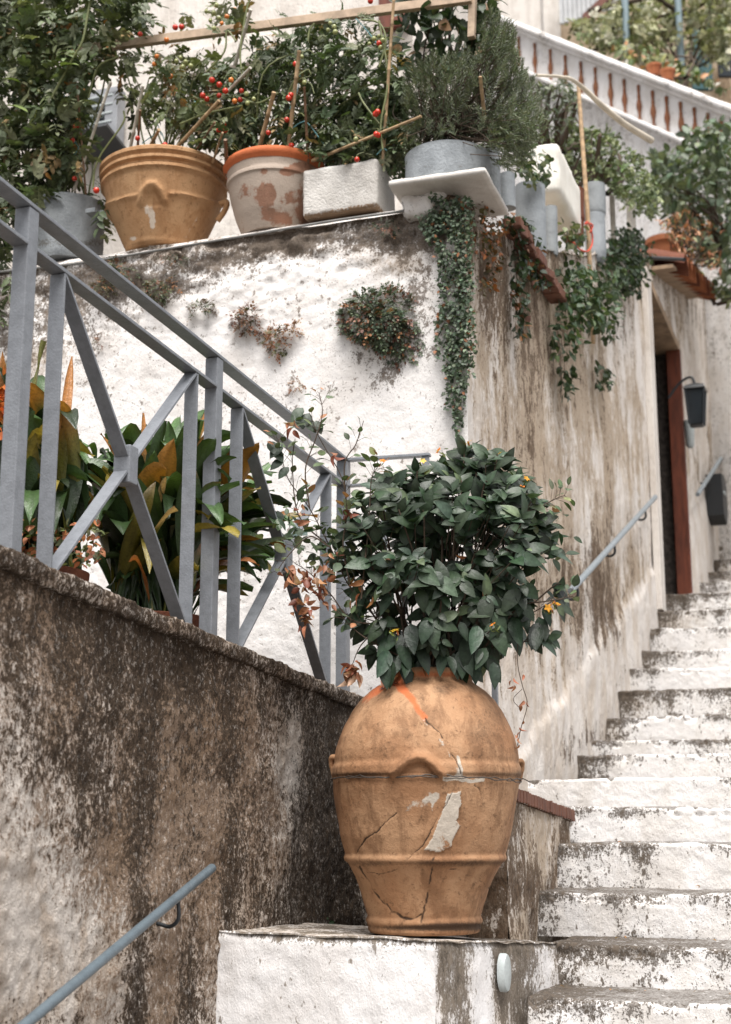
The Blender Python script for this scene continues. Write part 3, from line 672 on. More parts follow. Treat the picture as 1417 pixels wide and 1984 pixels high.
for (x0, x1) in ((b1, b2), (b3, b4)):
    x0 += .006; x1 -= .006
    ta, tb = ztr(x0)-.112, ztr(x1)-.112; ca, cb = lw_z(x0)-.01, lw_z(x1)-.01
    brace(x0, ta, x1, cb, 0, .47); brace(x0, ta, x1, cb, .535, 1); brace(x1, tb, x0, ca, 0, .47); brace(x1, tb, x0, ca, .535, 1)
    m_ = ((x0+x1)/2, (ta+tb+ca+cb)/4)
    MB().bar(ED(E_LW-.0, m_[0], m_[1]-.052), ED(E_LW, m_[0], m_[1]+.052), E, D, .050, .046).make('cross_plate', M['rail'], rail, bevel=.003, smooth=False)
# return of the railing towards the steps
pc = ED(E_LW, dC, 0); pe = PZ(825, 880, zt1); q0 = np.array([pc[0], pc[1], 0]); q1 = np.array([pe[0], pe[1], 0]); rd = (q1-q0); rl = np.linalg.norm(rd); rd /= rl; rn = np.array([rd[1], -rd[0], 0])
ret = MB().bar(q0+Z*(zt1-.004)+rd*.022, q1+Z*(zt1-.004)+rd*.018, rn, Z, .034, .010); ret.make('return_rail', M['rail'], rail, bevel=.001, smooth=False)
MB().bar(q0+Z*(zt1-.105)+rd*.022, q1+Z*(zt1-.105), rn, Z, .030, .008).make('return_rail', M['rail'], rail, bevel=.001, smooth=False)
MB().bar(q1+Z*.1, q1+Z*(zt1-.009), rn, rd, .020, .026).make('post', M['rail'], rail, bevel=.0015, smooth=False)
qm = PY(746, 1290, q0[1]*.5+q1[1]*.5); qm[2] = 0; MB().bar(qm+Z*.1, qm+Z*(zt1-.109), rn, rd, .012, .022).make('upright', M['rail'], rail, bevel=.001, smooth=False)
# slim post behind the jar, standing on the step
pb = PZ(967, 1726, steps[2][1]); pt = PY(967, 1130, pb[1])
MB().bar(pb-Z*.03, np.array([pb[0], pb[1], pt[2]]), E, D, .020, .020).make('slim_post', M['rail'], bevel=.002, smooth=False, label='slim grey steel post standing on the step behind the jar', cat='post')

# handrails
def handrail(name, e, a, b, r, m, brks, label, stand=.06):
    A = PE(*a, e+stand); B = PE(*b, e+stand); root = thing(name, A, label, 'handrail')
    t = (B-A)/np.linalg.norm(B-A)
    MB().tube([A, A+t*.004, B-t*.004, B], [r*.9, r, r, r*.9], 18).make('rail', m, root, smooth=50)
    for (u, v) in brks:
        c = PE(u, v, e+stand); s = (c-A)@t; c = A+t*s
        pts = [c-Z*r*.5, c-Z*.055+E*.003, c-Z*.075-E*.02, c-Z*.07-E*.05, c-Z*.065-E*(stand+.03)]
        MB().tube(smoothpath(pts, 5), r*.42, 10).make('bracket', M['iron'], root, smooth=50)
    return root
handrail('handrail', E_F, (-40, 2060), (412, 1681), .0125, M['pipe'], [(345, 1735)], 'blue-grey tube handrail on the blackened wall at bottom left')
handrail('handrail', E_RW, (1106, 1145), (1270, 963), .017, M['pipe2'], [(1118, 1132), (1190, 1052), (1250, 985)], 'grey tube handrail on the streaked wall between jar and doorway', .07)
handrail('handrail', E_RW, (1352, 958), (1440, 822), .02, M['pipe2'], [(1375, 915)], 'grey tube handrail beyond the doorway, starting at the dark box', .07)

# ------------------------------------------------------------------ the cracked jar
JY = 4.42
def jz(v, Y=JY): return ray(0, v)[1]*Y
def jr(px, v, Y=JY): return px/FPX/(CP-(992-v)/FPX*SP)*Y
jar_base = PY(819, 1800, JY); jb_z = jz(1808, JY-.165)
prof = [(98, None, 0), (106, None, .004), (112, None, .010), (113, None, .020)]
P0 = []
for (px, v) in [(104, 1806), (108, 1803), (110, 1797), (108, 1791), (113, 1786), (113, 1780), (109, 1774), (115, 1755), (124, 1724), (135, 1697), (145, 1678), (150, 1671), (157, 1667), (158, 1660), (155, 1654), (158, 1645), (165, 1617), (173, 1568), (179, 1530), (180, 1512),
                (180, 1508), (184, 1503), (183, 1487), (179, 1480), (179, 1470), (177, 1455), (170, 1430), (161, 1409), (146, 1380), (130, 1358), (112, 1340), (98, 1330), (90, 1325), (86, 1320), (90, 1313), (91, 1305), (87, 1301), (80, 1301), (74, 1306), (72, 1330)]:
    P0.append((jr(px, v), jz(v)))
# put the foot exactly on the block
P0 = [(r, z) for r, z in P0]; shift = 0
Pd = []
for (a, b) in zip(P0[:-1], P0[1:]):
    n = max(1, int(math.hypot(b[0]-a[0], b[1]-a[1])/.0032))
    for k in range(n): t = k/n; Pd.append((a[0]+(b[0]-a[0])*t, a[1]+(b[1]-a[1])*t))
Pd.append(P0[-1]); Pd = np.array(Pd)
for _ in range(2): Pd[1:-1] = Pd[:-2]*.25+Pd[1:-1]*.5+Pd[2:]*.25
nj = 640; th = np.linspace(0, 2*math.pi, nj+1)[:-1]
zc0, zc1 = P0[0][1], P0[-5][1]; fz = (Pd[:, 1]-zc0)/(zc1-zc0)
cu = 819+(831-819)*np.clip(fz, 0, 1); cx = np.array([jr(c-708.5, 1550) for c in cu])
R_, T_ = np.meshgrid(np.arange(len(Pd)), th, indexing='ij'); rI = R_.ravel(); tI = T_.ravel()
def jarpt(r, th_, z, cxx): return np.stack([cxx+r*np.cos(th_), JY+r*np.sin(th_), z], -1)
V = jarpt(Pd[rI, 0], tI, Pd[rI, 1], cx[rI]); u, v = proj(V); front = np.sin(tI) < .25
N = np.stack([np.cos(tI), np.sin(tI), 0*tI], 1)
wv = (fbm(V, 5, 3, 111)-.5)*.012+(fbm(V, 30, 3, 112)-.5)*.0025
uw = u+(fbm(V, 30, 3, 113)-.5)*14; vw = v+(fbm(V, 30, 3, 114)-.5)*14
cracks = [([(822, 1390), (850, 1420), (870, 1455), (887, 1480), (893, 1500)], 2.6, 1.), ([(886, 1515), (870, 1550), (845, 1590), (820, 1638), (800, 1655), (770, 1685), (735, 1693), (715, 1690)], 2.4, .9),
          ([(768, 1575), (740, 1598), (710, 1625), (688, 1655)], 2.6, 1.), ([(700, 1680), (715, 1710), (740, 1745), (760, 1765), (790, 1777), (815, 1775)], 4.2, 1.), ([(840, 1662), (838, 1690), (828, 1730), (820, 1765), (817, 1790)], 5, .8),
          ([(870, 1685), (900, 1690), (930, 1710), (950, 1722)], 3, .8), ([(815, 1345), (818, 1400), (815, 1450)], 2.5, .35), ([(920, 1520), (935, 1535)], 2.2, .8), ([(690, 1420), (700, 1440)], 2, .3), ([(980, 1600), (990, 1570)], 2, .5), ([(640, 1508), (700, 1500), (750, 1505), (830, 1510), (1010, 1512)], 3, .35)]
dark = np.zeros(len(V)); grooves = np.zeros(len(V))
for pts, wd, k in cracks:
    g = np.exp(-(seg_dist(uw, vw, pts)/(wd*.66))**2)*k*(.52+.6*sstep(fbm(V, 35, 3, 117), .35, .62)); dark = np.maximum(dark, g); grooves = np.maximum(grooves, g)
def poly(u, v, pts):
    ins = np.zeros(np.shape(u), bool); n = len(pts)
    for i in range(n):
        (x0, y0), (x1, y1) = pts[i], pts[(i+1) % n]
        c = ((y0 > v) != (y1 > v)) & (u < (x1-x0)*(v-y0)/(y1-y0+1e-9)+x0); ins ^= c
    return ins
patch = poly(uw, vw, [(866, 1540), (895, 1530), (890, 1565), (886, 1590), (895, 1600), (885, 1615), (872, 1640), (850, 1652), (825, 1645), (840, 1612), (855, 1580)]).astype(float)
mort_lit = patch*(.55+1.1*(fbm(V, 22, 4, 119)-.38))+.28*blobs(u, v, [(720, 1430, 60, 60, .8), (700, 1560, 40, 60, .4)])+.33*np.exp(-(seg_dist(uw, vw, [(842, 1545), (820, 1638), (770, 1685), (735, 1693)])/4)**2)+.75*np.exp(-(seg_dist(uw, vw, [(890, 1470), (893, 1506), (860, 1508), (935, 1512)])/6)**2)+.36*np.exp(-(seg_dist(uw, vw, [(826, 1650), (845, 1664), (842, 1700), (830, 1745), (822, 1790)])/9)**2)  # mortar, plus top light on the upper left painted in pale
mort_lit += .42*np.exp(-(seg_dist(uw+3, vw-2, [(822, 1390), (850, 1420), (870, 1455), (890, 1500)])/5)**2)+.30*np.exp(-(((u-825)/45)**2+((v-1540)/35)**2))+.30*np.exp(-(seg_dist(uw, vw, [(845, 1540), (770, 1580), (740, 1600)])/12)**2)
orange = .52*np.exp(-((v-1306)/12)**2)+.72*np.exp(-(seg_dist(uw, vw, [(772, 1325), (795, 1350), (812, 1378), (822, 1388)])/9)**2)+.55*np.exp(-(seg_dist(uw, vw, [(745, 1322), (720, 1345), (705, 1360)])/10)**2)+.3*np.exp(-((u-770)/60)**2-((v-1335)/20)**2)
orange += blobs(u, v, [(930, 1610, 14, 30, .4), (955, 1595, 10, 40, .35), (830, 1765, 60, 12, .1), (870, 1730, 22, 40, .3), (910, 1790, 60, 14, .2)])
dirt_shade = .30*sstep(fbm(V, 4.5, 4, 118), .45, .72)+.16*sstep(V[:, 0]-cx[len(cx)//2], .0, .25)+blobs(u, v, [(930, 1400, 50, 50, .28), (850, 1335, 30, 14, .35), (950, 1440, 40, 40, .22), (970, 1380, 30, 30, .2), (700, 1500, 50, 8, .35), (860, 1520, 150, 8, .2), (720, 1690, 40, 22, .3), (880, 1795, 80, 8, .4), (780, 1800, 80, 6, .3)])+.5*np.exp(-((v-1672)/8)**2)+.4*np.exp(-((v-1500)/7)**2)+.4*np.exp(-((v-1796)/7)**2)  # dirt and band grime, plus the shaded right side painted darker
dark = np.where(front, np.clip(np.maximum(dark, dirt_shade), 0, 1), .1); mort_lit = np.where(front, mort_lit, 0); orange = np.where(front | (v < 1330), orange, 0)
# arched lug on the front: horseshoe relief
lug = np.exp(-(seg_dist(u, v, [(763, 1500), (775, 1486), (790, 1473), (808, 1467), (825, 1469), (838, 1478), (848, 1490), (856, 1502)])/9)**2)
lug2 = np.exp(-(seg_dist(u, v, [(815, 1395), (816, 1455)])/4)**2)
inner = poly(u, v, [(775, 1500), (790, 1484), (808, 1477), (826, 1480), (842, 1500)])
wv = wv+front*(lug*.020+lug2*.003-.009*inner-grooves*.002+patch*.0035-.001*(fbm(V, 60, 2, 120)-.5))
V = V+N*wv[:, None]
F = np.concatenate([np.stack([r*nj+np.arange(nj), r*nj+(np.arange(nj)+1) % nj, (r+1)*nj+(np.arange(nj)+1) % nj, (r+1)*nj+np.arange(nj)], 1) for r in range(len(Pd)-1)])
jar = thing('terracotta_jar', (cx[0], JY, P0[0][1]), 'large cracked terracotta jar patched with grey mortar, standing on the whitewashed block', 'jar')
obj('body', V, F, M['jar'], jar, paint=np.stack([dark, mort_lit, orange], 1))
# foot closing disc and soil
MB().lathe((cx[0], JY, P0[0][1]), [(P0[0][0], 0), (.001, 0)], 48).make('foot', M['jar'], jar)
sz = jz(1312); MB().lathe((cx[-1], JY, 0), [(.01, sz-.002), (.11, sz-.006), (.125, sz-.01)], 32).make('soil', M['soil'], jar)
# side lugs
for (uu, vv, s) in ((648, 1478, -1), (1006, 1486, 1)):
    c = PY(uu, vv, JY); r = .026
    pts = [c+np.array([s*-.012, -.02, .014]), c+np.array([s*.006, -.01, .016]), c+np.array([s*.008, 0, .0]), c+np.array([s*.002, .0, -.04]), c+np.array([s*-.014, -.01, -.055])]
    V2 = MB().tube(smoothpath(pts, 4), [.007]*2+[.009]*8+[.006]*7, 10)
    V2.make('handle', M['jar'], jar, smooth=True, paint=np.zeros((len(V2.V), 3)))
# twisted wire round the jar
def ringpath(vf, n=140, jit=.002, r=.2925, seed=0, ph=0):
    out = []; rs = np.random.RandomState(seed); w = 0
    for k in range(n+1):
        q = 2*math.pi*k/n; w = w*.8+rs.uniform(-1, 1)*jit
        uu = 825+180*math.cos(q); z = jz(vf(uu), JY); out.append(np.array([cx[len(cx)//2]+r*math.cos(q), JY+r*math.sin(q), z+w+.0012*math.sin(k*1.7+ph)]))
    return out
rw = jr(181, 1512)+.0045
mb = MB().tube(ringpath(lambda x: 1511+(x-825)*.004+2*math.sin(x/35), r=rw, seed=1), .0019, 6).tube(ringpath(lambda x: 1513-6*math.exp(-((x-700)/50)**2)*(1)+1.5*math.sin(x/22), r=rw, seed=2, ph=3), .0017, 6)
e_ = PY(1012, 1512, JY); mb.tube(smoothpath([e_+[-.01, -.02, 0], e_+[.0, -.03, .004], e_+[.012, -.035, -.002], e_+[.02, -.03, -.006]], 4), .0018, 6)
mb.make('wire', M['wire'], jar)

# ------------------------------------------------------------------ leaves
def leaf_tmpl(nu=6, w=.42, fold=.18, droop=.25, pw=.85, serr=0):
    V = []; F = []
    for i in range(nu+1):
        t = i/nu; ww = w*.5*(math.sin(math.pi*min(1, t**pw))**.85 if 0 < t < 1 else 0)+.004
        if serr and 0 < i < nu: ww *= 1+serr*(1 if i % 2 else -1)
        z = -droop*t*t
        V += [(-ww, t, z+fold*ww), (0, t, z), (ww, t, z+fold*ww)]
    for i in range(nu):
        a = i*3; F += [(a, a+1, a+4, a+3), (a+1, a+2, a+5, a+4)]
    return np.array(V), np.array(F)
def unit(a): return a/(np.linalg.norm(a, axis=-1, keepdims=True)+1e-9)
def scatter(name, tm, pos, fwd, up, size, tint, m, parent, tipc=None, **k):
    V, F = tm; pos = np.asarray(pos); n = len(pos); f = unit(np.asarray(fwd)); r = unit(np.cross(f, up)); q = np.cross(r, f)
    size = np.asarray(size)[:, None, None]
    W = pos[:, None, :]+size*(V[None, :, 0:1]*r[:, None, :]+V[None, :, 1:2]*f[:, None, :]+V[None, :, 2:3]*q[:, None, :])
    Fs = (F[None]+(np.arange(n)*len(V))[:, None, None]).reshape(-1, F.shape[1])
    c = np.repeat(np.asarray(tint)[:, None, :], len(V), 1)
    mid = (np.abs(V[:, 0]) < 1e-6)[None, :, None]; c = np.where(mid, c*1.35+.004, c)
    if tipc is not None:
        tc, amt = tipc; t = np.clip((V[:, 1]-.35)/.5, 0, 1)[None, :, None]*np.asarray(amt)[:, None, None]; c = c*(1-t)+np.array(tc)*t
    return obj(name, W.reshape(-1, 3), Fs, m, parent, paint=c.reshape(-1, 3), **k)
def rnd_dirs(rs, n, up=0., spread=1.):
    d = rs.normal(size=(n, 3)); d = unit(d)*spread; d[:, 2] += up; return unit(d)
def tints(rs, n, base, var=.35, alt=None, p=.1):
    b = np.array(base)[None]*(1+rs.uniform(-var, var, (n, 1)))*(1+rs.uniform(-.1, .1, (n, 3)))
    if alt is not None:
        k = rs.rand(n) < p; A = np.array(alt); A = A.reshape(-1, 3); b[k] = A[rs.randint(len(A), size=k.sum())]*(1+rs.uniform(-.3, .3, (k.sum(), 1)))
    return np.clip(b, 0, 1)
def whorl(rs, tips, dirs, k=7, L=.085, ang=.9):
    """leaf positions and directions around branch tips"""
    P_ = []; F_ = []; U_ = []; S_ = []
    for p, d in zip(tips, dirs):
        a = np.cross(d, rs.normal(size=3)); a /= np.linalg.norm(a); b = np.cross(d, a)
        for j in range(k):
            q = 2.4*j+rs.uniform(-.3, .3); back = rs.uniform(0, .06)*(j/k); sp = ang+rs.uniform(-.3, .45)
            o = math.cos(q)*a+math.sin(q)*b; f = d*math.cos(sp)+o*math.sin(sp); f = f+np.array([0, 0, -.35])*rs.rand(); f /= np.linalg.norm(f)
            P_.append(p-d*back); F_.append(f); U_.append(unit(d*.7+Z*.6+o*-.15+rs.normal(size=3)*.15)); S_.append(L*rs.uniform(.5, 1.3)*(1 if j > 1 else .6))
    return np.array(P_), np.array(F_), np.array(U_), np.array(S_)

# shrub in the jar
rs = np.random.RandomState(5)
mouth = PY(832, 1306, JY)
shrub = thing('flowering_shrub', mouth, 'dark green flowering shrub with small orange blossoms, growing in the cracked jar', 'shrub')
spots = []
ell = [(875, 1045, 95, 75, 1.3), (885, 1060, 175, 165, 1.), (900, 960, 130, 70, .9), (770, 1010, 80, 80, .5), (800, 1180, 100, 95, .7), (980, 1130, 90, 90, .6), (960, 950, 90, 70, .6), (900, 1235, 90, 50, .45), (1010, 1200, 60, 40, .4), (720, 1120, 60, 70, .3)]
ellp = np.array([e_[2]*e_[3]*e_[4] for e_ in ell]); ellp /= ellp.sum(); tips = []; tries = 0
while len(tips) < 275 and tries < 40000:
    tries += 1; cxe, cye, rx, ry, wt = ell[rs.choice(len(ell), p=ellp)]
    q = rs.uniform(0, 2*math.pi); r = math.sqrt(rs.rand()); uu = cxe+rx*r*math.cos(q); vv = cye+ry*r*math.sin(q)
    uu += rs.normal()*12; vv += rs.normal()*12
    if vnoise(np.array([[uu/42., vv/42., 3.3]]), 5)[0] < .20 and abs(uu-880) > 80: continue
    dep = rs.uniform(-.26, .26)*math.sqrt(max(.05, 1-((uu-870)/240)**2-((vv-1090)/240)**2))
    p = PY(uu, vv, JY+dep)
    if tips and min(np.linalg.norm(p-t) for t in tips) < .024: continue
    tips.append(p)
for (uu, vv, dd_) in [(895, 862, 0), (955, 880, -.02), (745, 920, 0), (1018, 935, 0), (830, 905, .02), (1082, 1120, -.02), (960, 1195, -.2), (1050, 1010, 0), (850, 900, .1)]:
    tips.append(PY(uu, vv+14, JY+dd_))
for (uu, vv) in [(700, 960), (905, 872), (880, 885), (935, 880), (870, 915), (760, 925), (735, 935), (790, 935), (860, 905), (925, 895), (990, 945), (1040, 965), (1065, 1060), (1075, 1150), (1045, 1215), (690, 1010), (672, 1070), (700, 1180), (725, 1250), (980, 900), (1035, 1000)]:
    tips.append(PY(uu, vv+8, JY+rs.uniform(-.08, .08)))
tips = np.array(tips); ctr = PY(870, 1180, JY)
dirs = unit(unit(tips-ctr)*.8+Z*.75+rs.normal(size=tips.shape)*.25)
a, b, c, s = whorl(rs, tips, dirs, 7, .069, 1.15)
oc = unit(a-ctr); hi_ = sstep(a[:, 2], ctr[2]+.02, ctr[2]+.20)[:, None]; b = b*.8+oc*np.array([.4, .1, .3])+np.array([0, 0, -.45])*(1-hi_)+np.array([0, 0, .12])*hi_; b[:, 1] *= .6; b = unit(b+rs.normal(size=b.shape)*.12)
c = unit(np.array([0, -.8, .55])+oc*.35+rs.normal(size=b.shape)*.33)
scatter('leaves', leaf_tmpl(7, .56, .20, .30, .78), a, b, c, s, tints(rs, len(a), (.023, .042, .020), .5, [(.10, .135, .07), (.07, .105, .065), (.05, .08, .055), (.05, .075, .045), (.035, .05, .03)], .30), M['leaf'], shrub)
# lower, hanging big leaves
lp_ = np.array([PY(rs.uniform(740, 960), rs.uniform(1200, 1285), JY-rs.uniform(.02, .19)) for _ in range(62)]+[PY(rs.uniform(960, 1060), rs.uniform(1165, 1215), JY-rs.uniform(-.1, .1)) for _ in range(22)])
scatter('leaves', leaf_tmpl(7, .44, .2, .12, .72), lp_, np.array([[rs.uniform(-.5, .5), -.35+rs.uniform(-.3, .3), -1.] for _ in lp_]), np.array([[rs.uniform(-.5, .5), -1, .5] for _ in lp_]),
        rs.uniform(.055, .105, len(lp_)), tints(rs, len(lp_), (.020, .038, .020), .35), M['leaf'], shrub)
mb = MB()
for i, (p, d) in enumerate(zip(tips, dirs)):
    if i % 5: st = p*.75+mouth*.25+rs.normal(size=3)*.02; mb.tube([st, p-d*.02], .0016, 4, cap=False); continue
    st = mouth+np.array([rs.uniform(-.08, .08), rs.uniform(-.08, .08), -.03]); midp = st*.45+p*.55+np.array([0, 0, -.04])+rs.normal(size=3)*.015
    mb.tube(smoothpath([st, midp, p-d*.03, p+d*.01], 4), np.linspace(.0045, .0016, 13), 5, cap=False)
mb.make('stems', M['bark'], shrub)
# dry and yellowed leaves inside
dp = np.array([PY(x, y, JY-.15) for x, y in [(762, 1072), (706, 1125), (698, 1150), (905, 1078), (940, 1140), (890, 1130), (722, 1155), (828, 1280)]])
scatter('dry_leaves', leaf_tmpl(6, .42, .5, .5), dp, rnd_dirs(rs, len(dp), -.6), rnd_dirs(rs, len(dp), .5), rs.uniform(.035, .055, len(dp)), tints(rs, len(dp), (.30, .12, .05), .3), M['leafmatte'], shrub)
# flowers: five petals around a throat, buds beside
pet = leaf_tmpl(3, .7, .1, .3)
for i, (uu, vv, dd_) in enumerate([(908, 858, -.02), (850, 873, 0), (948, 874, -.04), (966, 880, -.04), (742, 893, 0), (820, 893, 0), (1020, 927, -.02), (1012, 945, -.03), (822, 908, 0), (1078, 1170, -.05), (955, 1210, -.22), (765, 1222, -.2), (1062, 1178, -.05), (780, 918, 0)]):
    p = PY(uu, vv, JY+dd_); ax = unit(np.array([rs.uniform(-.6, .6), rs.uniform(-.9, .1), rs.uniform(.2, 1)])); a_ = unit(np.cross(ax, rs.normal(size=3))); b_ = np.cross(ax, a_)
    fw = np.array([math.cos(2*math.pi*j/5)*a_+math.sin(2*math.pi*j/5)*b_+ax*.35 for j in range(5)])
    c0 = [(.75, .36, .05), (.72, .22, .03), (.8, .5, .12)][i % 3]
    o = scatter('flower', pet, np.repeat(p[None], 5, 0), fw, np.repeat(ax[None], 5, 0), np.full(5, rs.uniform(.011, .017)), np.tile(c0, (5, 1)), M['petal'], shrub)
    nb_ = 7; bp = p[None]-ax*.02+rs.normal(size=(nb_, 3))*.008
    scatter('buds', leaf_tmpl(3, .3, .2, 0), bp, unit(np.tile(ax, (nb_, 1))+rs.normal(size=(nb_, 3))*.5), rnd_dirs(rs, nb_), rs.uniform(.014, .026, nb_), tints(rs, nb_, (.13, .16, .045), .3, [(.4, .13, .03)], .25), M['leafmatte'], o)

# slender rose-like creeper left of the shrub
rose = thing('climbing_rose', PY(800, 1300, JY), 'thin-stemmed climbing rose with sparse small leaves, reaching left out of the jar over the railing', 'rose')
def P3(pts, Y): return [PY(x, y, Y if not hasattr(Y, '__len__') else Y[i]) for i, (x, y) in enumerate(pts)]
canes = [[(800, 1290), (740, 1210), (680, 1140), (640, 1060), (600, 985), (560, 930), (545, 880), (540, 850)], [(680, 1140), (665, 1060), (672, 990), (662, 925), (620, 850), (600, 800)],
         [(600, 985), (592, 910), (612, 850), (625, 800), (618, 760)], [(672, 990), (668, 900), (690, 860), (705, 815)], [(640, 1060), (600, 1040), (560, 1075), (535, 1110)], [(640, 1060), (580, 1000), (567, 905), (572, 850)],
         [(740, 1210), (680, 1200), (640, 1150), (600, 1110), (570, 1090)], [(700, 1160), (715, 1010), (720, 930), (735, 900)], [(740, 1210), (700, 1250), (682, 1290)], [(790, 1280), (700, 1230), (650, 1180)],
         [(900, 1120), (985, 1010), (1040, 985), (1080, 965), (1095, 960)], [(1000, 1170), (1060, 1165), (1110, 1155)]]
mb = MB(); lp_ = []; ld_ = []
for k, cpts in enumerate(canes):
    Yk = JY-.05-.10*((k*37) % 5)/5 if k < 10 else JY-.1
    pth = smoothpath(P3(cpts, Yk), 8); mb.tube(pth, np.linspace(.0028, .0011, len(pth)), 5, cap=False)
    for j in range(3, len(pth), 2 if k != 8 else 50):
        t = pth[j]-pth[j-1]; t /= np.linalg.norm(t)
        for s_ in range(rs.randint(0, 4)):
            o_ = unit(np.cross(t, rs.normal(size=3))); base_ = pth[j]; tipp = base_+(o_*.8+t*.6+Z*.2)*.03; mb.tube([base_, tipp], .0007, 4, cap=False)
            lp_.append(tipp); ld_.append(o_+t*.4)
mb.make('stems', M['bark'], rose)
lp_ = np.array(lp_); up_ = unit(np.array([0, -.55, .9])+rs.normal(size=lp_.shape)*.35)
scatter('leaves', leaf_tmpl(5, .62, .15, .15, .9), lp_, np.array(ld_), up_, rs.uniform(.022, .042, len(lp_)), tints(rs, len(lp_), (.085, .115, .06), .45, [(.16, .17, .07), (.35, .16, .08)], .15), M['leafmatte'], rose)
big = np.array([PY(rs.normal(700, 42), rs.normal(1080, 52), JY-rs.uniform(-.1, .15)) for _ in range(170)]+[PY(rs.normal(600, 40), rs.normal(1035, 28), JY-rs.uniform(-.05, .1)) for _ in range(60)]+[PY(rs.normal(1060, 26), rs.normal(1040, 30), JY-rs.uniform(-.05, .12)) for _ in range(22)])
scatter('leaves', leaf_tmpl(5, .6, .18, .2, .85), big, rnd_dirs(rs, len(big), -.1), unit(np.array([0, -.5, .9])+rs.normal(size=big.shape)*.4), rs.uniform(.025, .05, len(big)), tints(rs, len(big), (.05, .075, .042), .45, [(.13, .15, .07)], .25), M['leafmatte'], rose)
top = [(588, 790), (600, 800), (612, 815), (575, 800), (590, 812), (548, 860), (560, 905), (530, 870), (520, 855), (550, 890)]
tp = np.array([PY(x, y, JY-.05) for x, y in top]); scatter('leaves', leaf_tmpl(5, .6, .2, .2, .85), tp, np.array([[rs.uniform(-1, 1), -.3, -.7] for _ in top]), np.tile([0, -1., .6], (len(tp), 1)), rs.uniform(.05, .065, len(tp)), tints(rs, len(tp), (.035, .055, .035), .3), M['leaf'], rose)
dr = []
for (x, y, n, sx, sy) in [(605, 1115, 22, 30, 22), (590, 1185, 26, 16, 30), (625, 1150, 16, 22, 26), (560, 1110, 8, 10, 14), (678, 1000, 6, 6, 14), (640, 1090, 9, 25, 20), (683, 1297, 30, 11, 13), (582, 990, 6, 8, 16), (645, 880, 3, 4, 10), (570, 820, 5, 6, 14), (985, 1300, 0, 1, 1), (752, 1318, 8, 8, 8)]:
    for _ in range(n): dr.append(PY(rs.normal(x, sx*.6), rs.normal(y, sy*.6), JY-.1-.03*rs.rand()))
dr = np.array(dr); scatter('dry_leaves', leaf_tmpl(6, .55, .7, .6), dr, rnd_dirs(rs, len(dr), -.8), rnd_dirs(rs, len(dr), .3), rs.uniform(.018, .040, len(dr)), tints(rs, len(dr), (.30, .13, .07), .35, [(.55, .36, .25), (.16, .05, .03)], .45), M['leafmatte'], rose)
# dry tendril hanging right of the jar
ten = thing('dry_tendril', PY(1003, 1255, JY-.1), 'dried reddish tendril with withered leaves hanging from the shrub right of the jar', 'dry vine')
mb = MB().tube(smoothpath(P3([(1003, 1240), (1004, 1290), (1013, 1330), (1022, 1365), (1010, 1410), (1003, 1445)], JY-.1), 6), .0013, 5).tube(smoothpath(P3([(1012, 1335), (995, 1355), (1010, 1375)], JY-.1), 5), .0009, 5)
mb.make('stem', M['bark'], ten)
dp = np.array([PY(x+rs.normal()*5, y+rs.normal()*8, JY-.1) for x, y in [(998, 1310), (1000, 1325), (995, 1335), (992, 1340), (1008, 1315), (1020, 1370), (1014, 1385), (1005, 1400), (1012, 1410), (1004, 1430), (1018, 1378), (1001, 1440), (1010, 1392), (1008, 1425)]])
scatter('dry_leaves', leaf_tmpl(6, .5, .7, .6), dp, rnd_dirs(rs, len(dp), -1.), rnd_dirs(rs, len(dp), .2), rs.uniform(.014, .026, len(dp)), tints(rs, len(dp), (.34, .13, .07), .3), M['leafmatte'], ten)

# ------------------------------------------------------------------ things on the retaining wall
def pot(name, uc, prof, d, m, label, cat='pot', vb=None, zb=None, e=None, n=64, group=None, soil=True, amp=.003, paintf=None, extra=None):
    """prof: (half width px, v) from foot to lip, in photo pixels at the pot's own distance"""
    vb = vb or prof[0][1]; c = PD(uc, vb, d) if e is None else PE(uc, vb, e); Y = c[1]; zb = c[2] if zb is None else zb
    t0 = ray(0, vb)[1]; pts = [(px/FPX/(CP-(992-v)/FPX*SP)*Y, zb+(ray(0, v)[1]-t0)*Y) for px, v in prof]
    fine = []
    for (a, b) in zip(pts[:-1], pts[1:]):
        k = max(1, int(math.hypot(b[0]-a[0], b[1]-a[1])/.008))
        fine += [(a[0]+(b[0]-a[0])*i/k, a[1]+(b[1]-a[1])*i/k) for i in range(k)]
    fine.append(pts[-1]); lipz = max(z for r, z in pts); lipr = fine[-1][0]
    fine += [(lipr*.93, fine[-1][1]), (lipr*.90, fine[-1][1]-.02), (lipr*.88, fine[-1][1]-.05)]
    root = thing(name, (c[0], c[1], zb), label, cat, group)
    mb = MB().lathe((c[0], c[1], 0), fine, n); V = np.array(mb.V); N = V-np.array([c[0], c[1], 0]); N[:, 2] = 0; N = unit(N)
    V = V+N*((fbm(V, 6, 3, 7)-.5)*amp*3)[:, None]; u, v = proj(V)
    P = paintf(u, v, V) if paintf else np.zeros((len(V), 3))
    if extra: V = extra(u, v, V, N)
    obj('body', V, mb.F, m, root, paint=P, smooth=50)
    if soil: MB().lathe((c[0], c[1], 0), [(.005, lipz-.035), (lipr*.5, lipz-.03), (lipr*.9, lipz-.04)], 32).make('soil', M['soil'], root)
    return root, c, pts
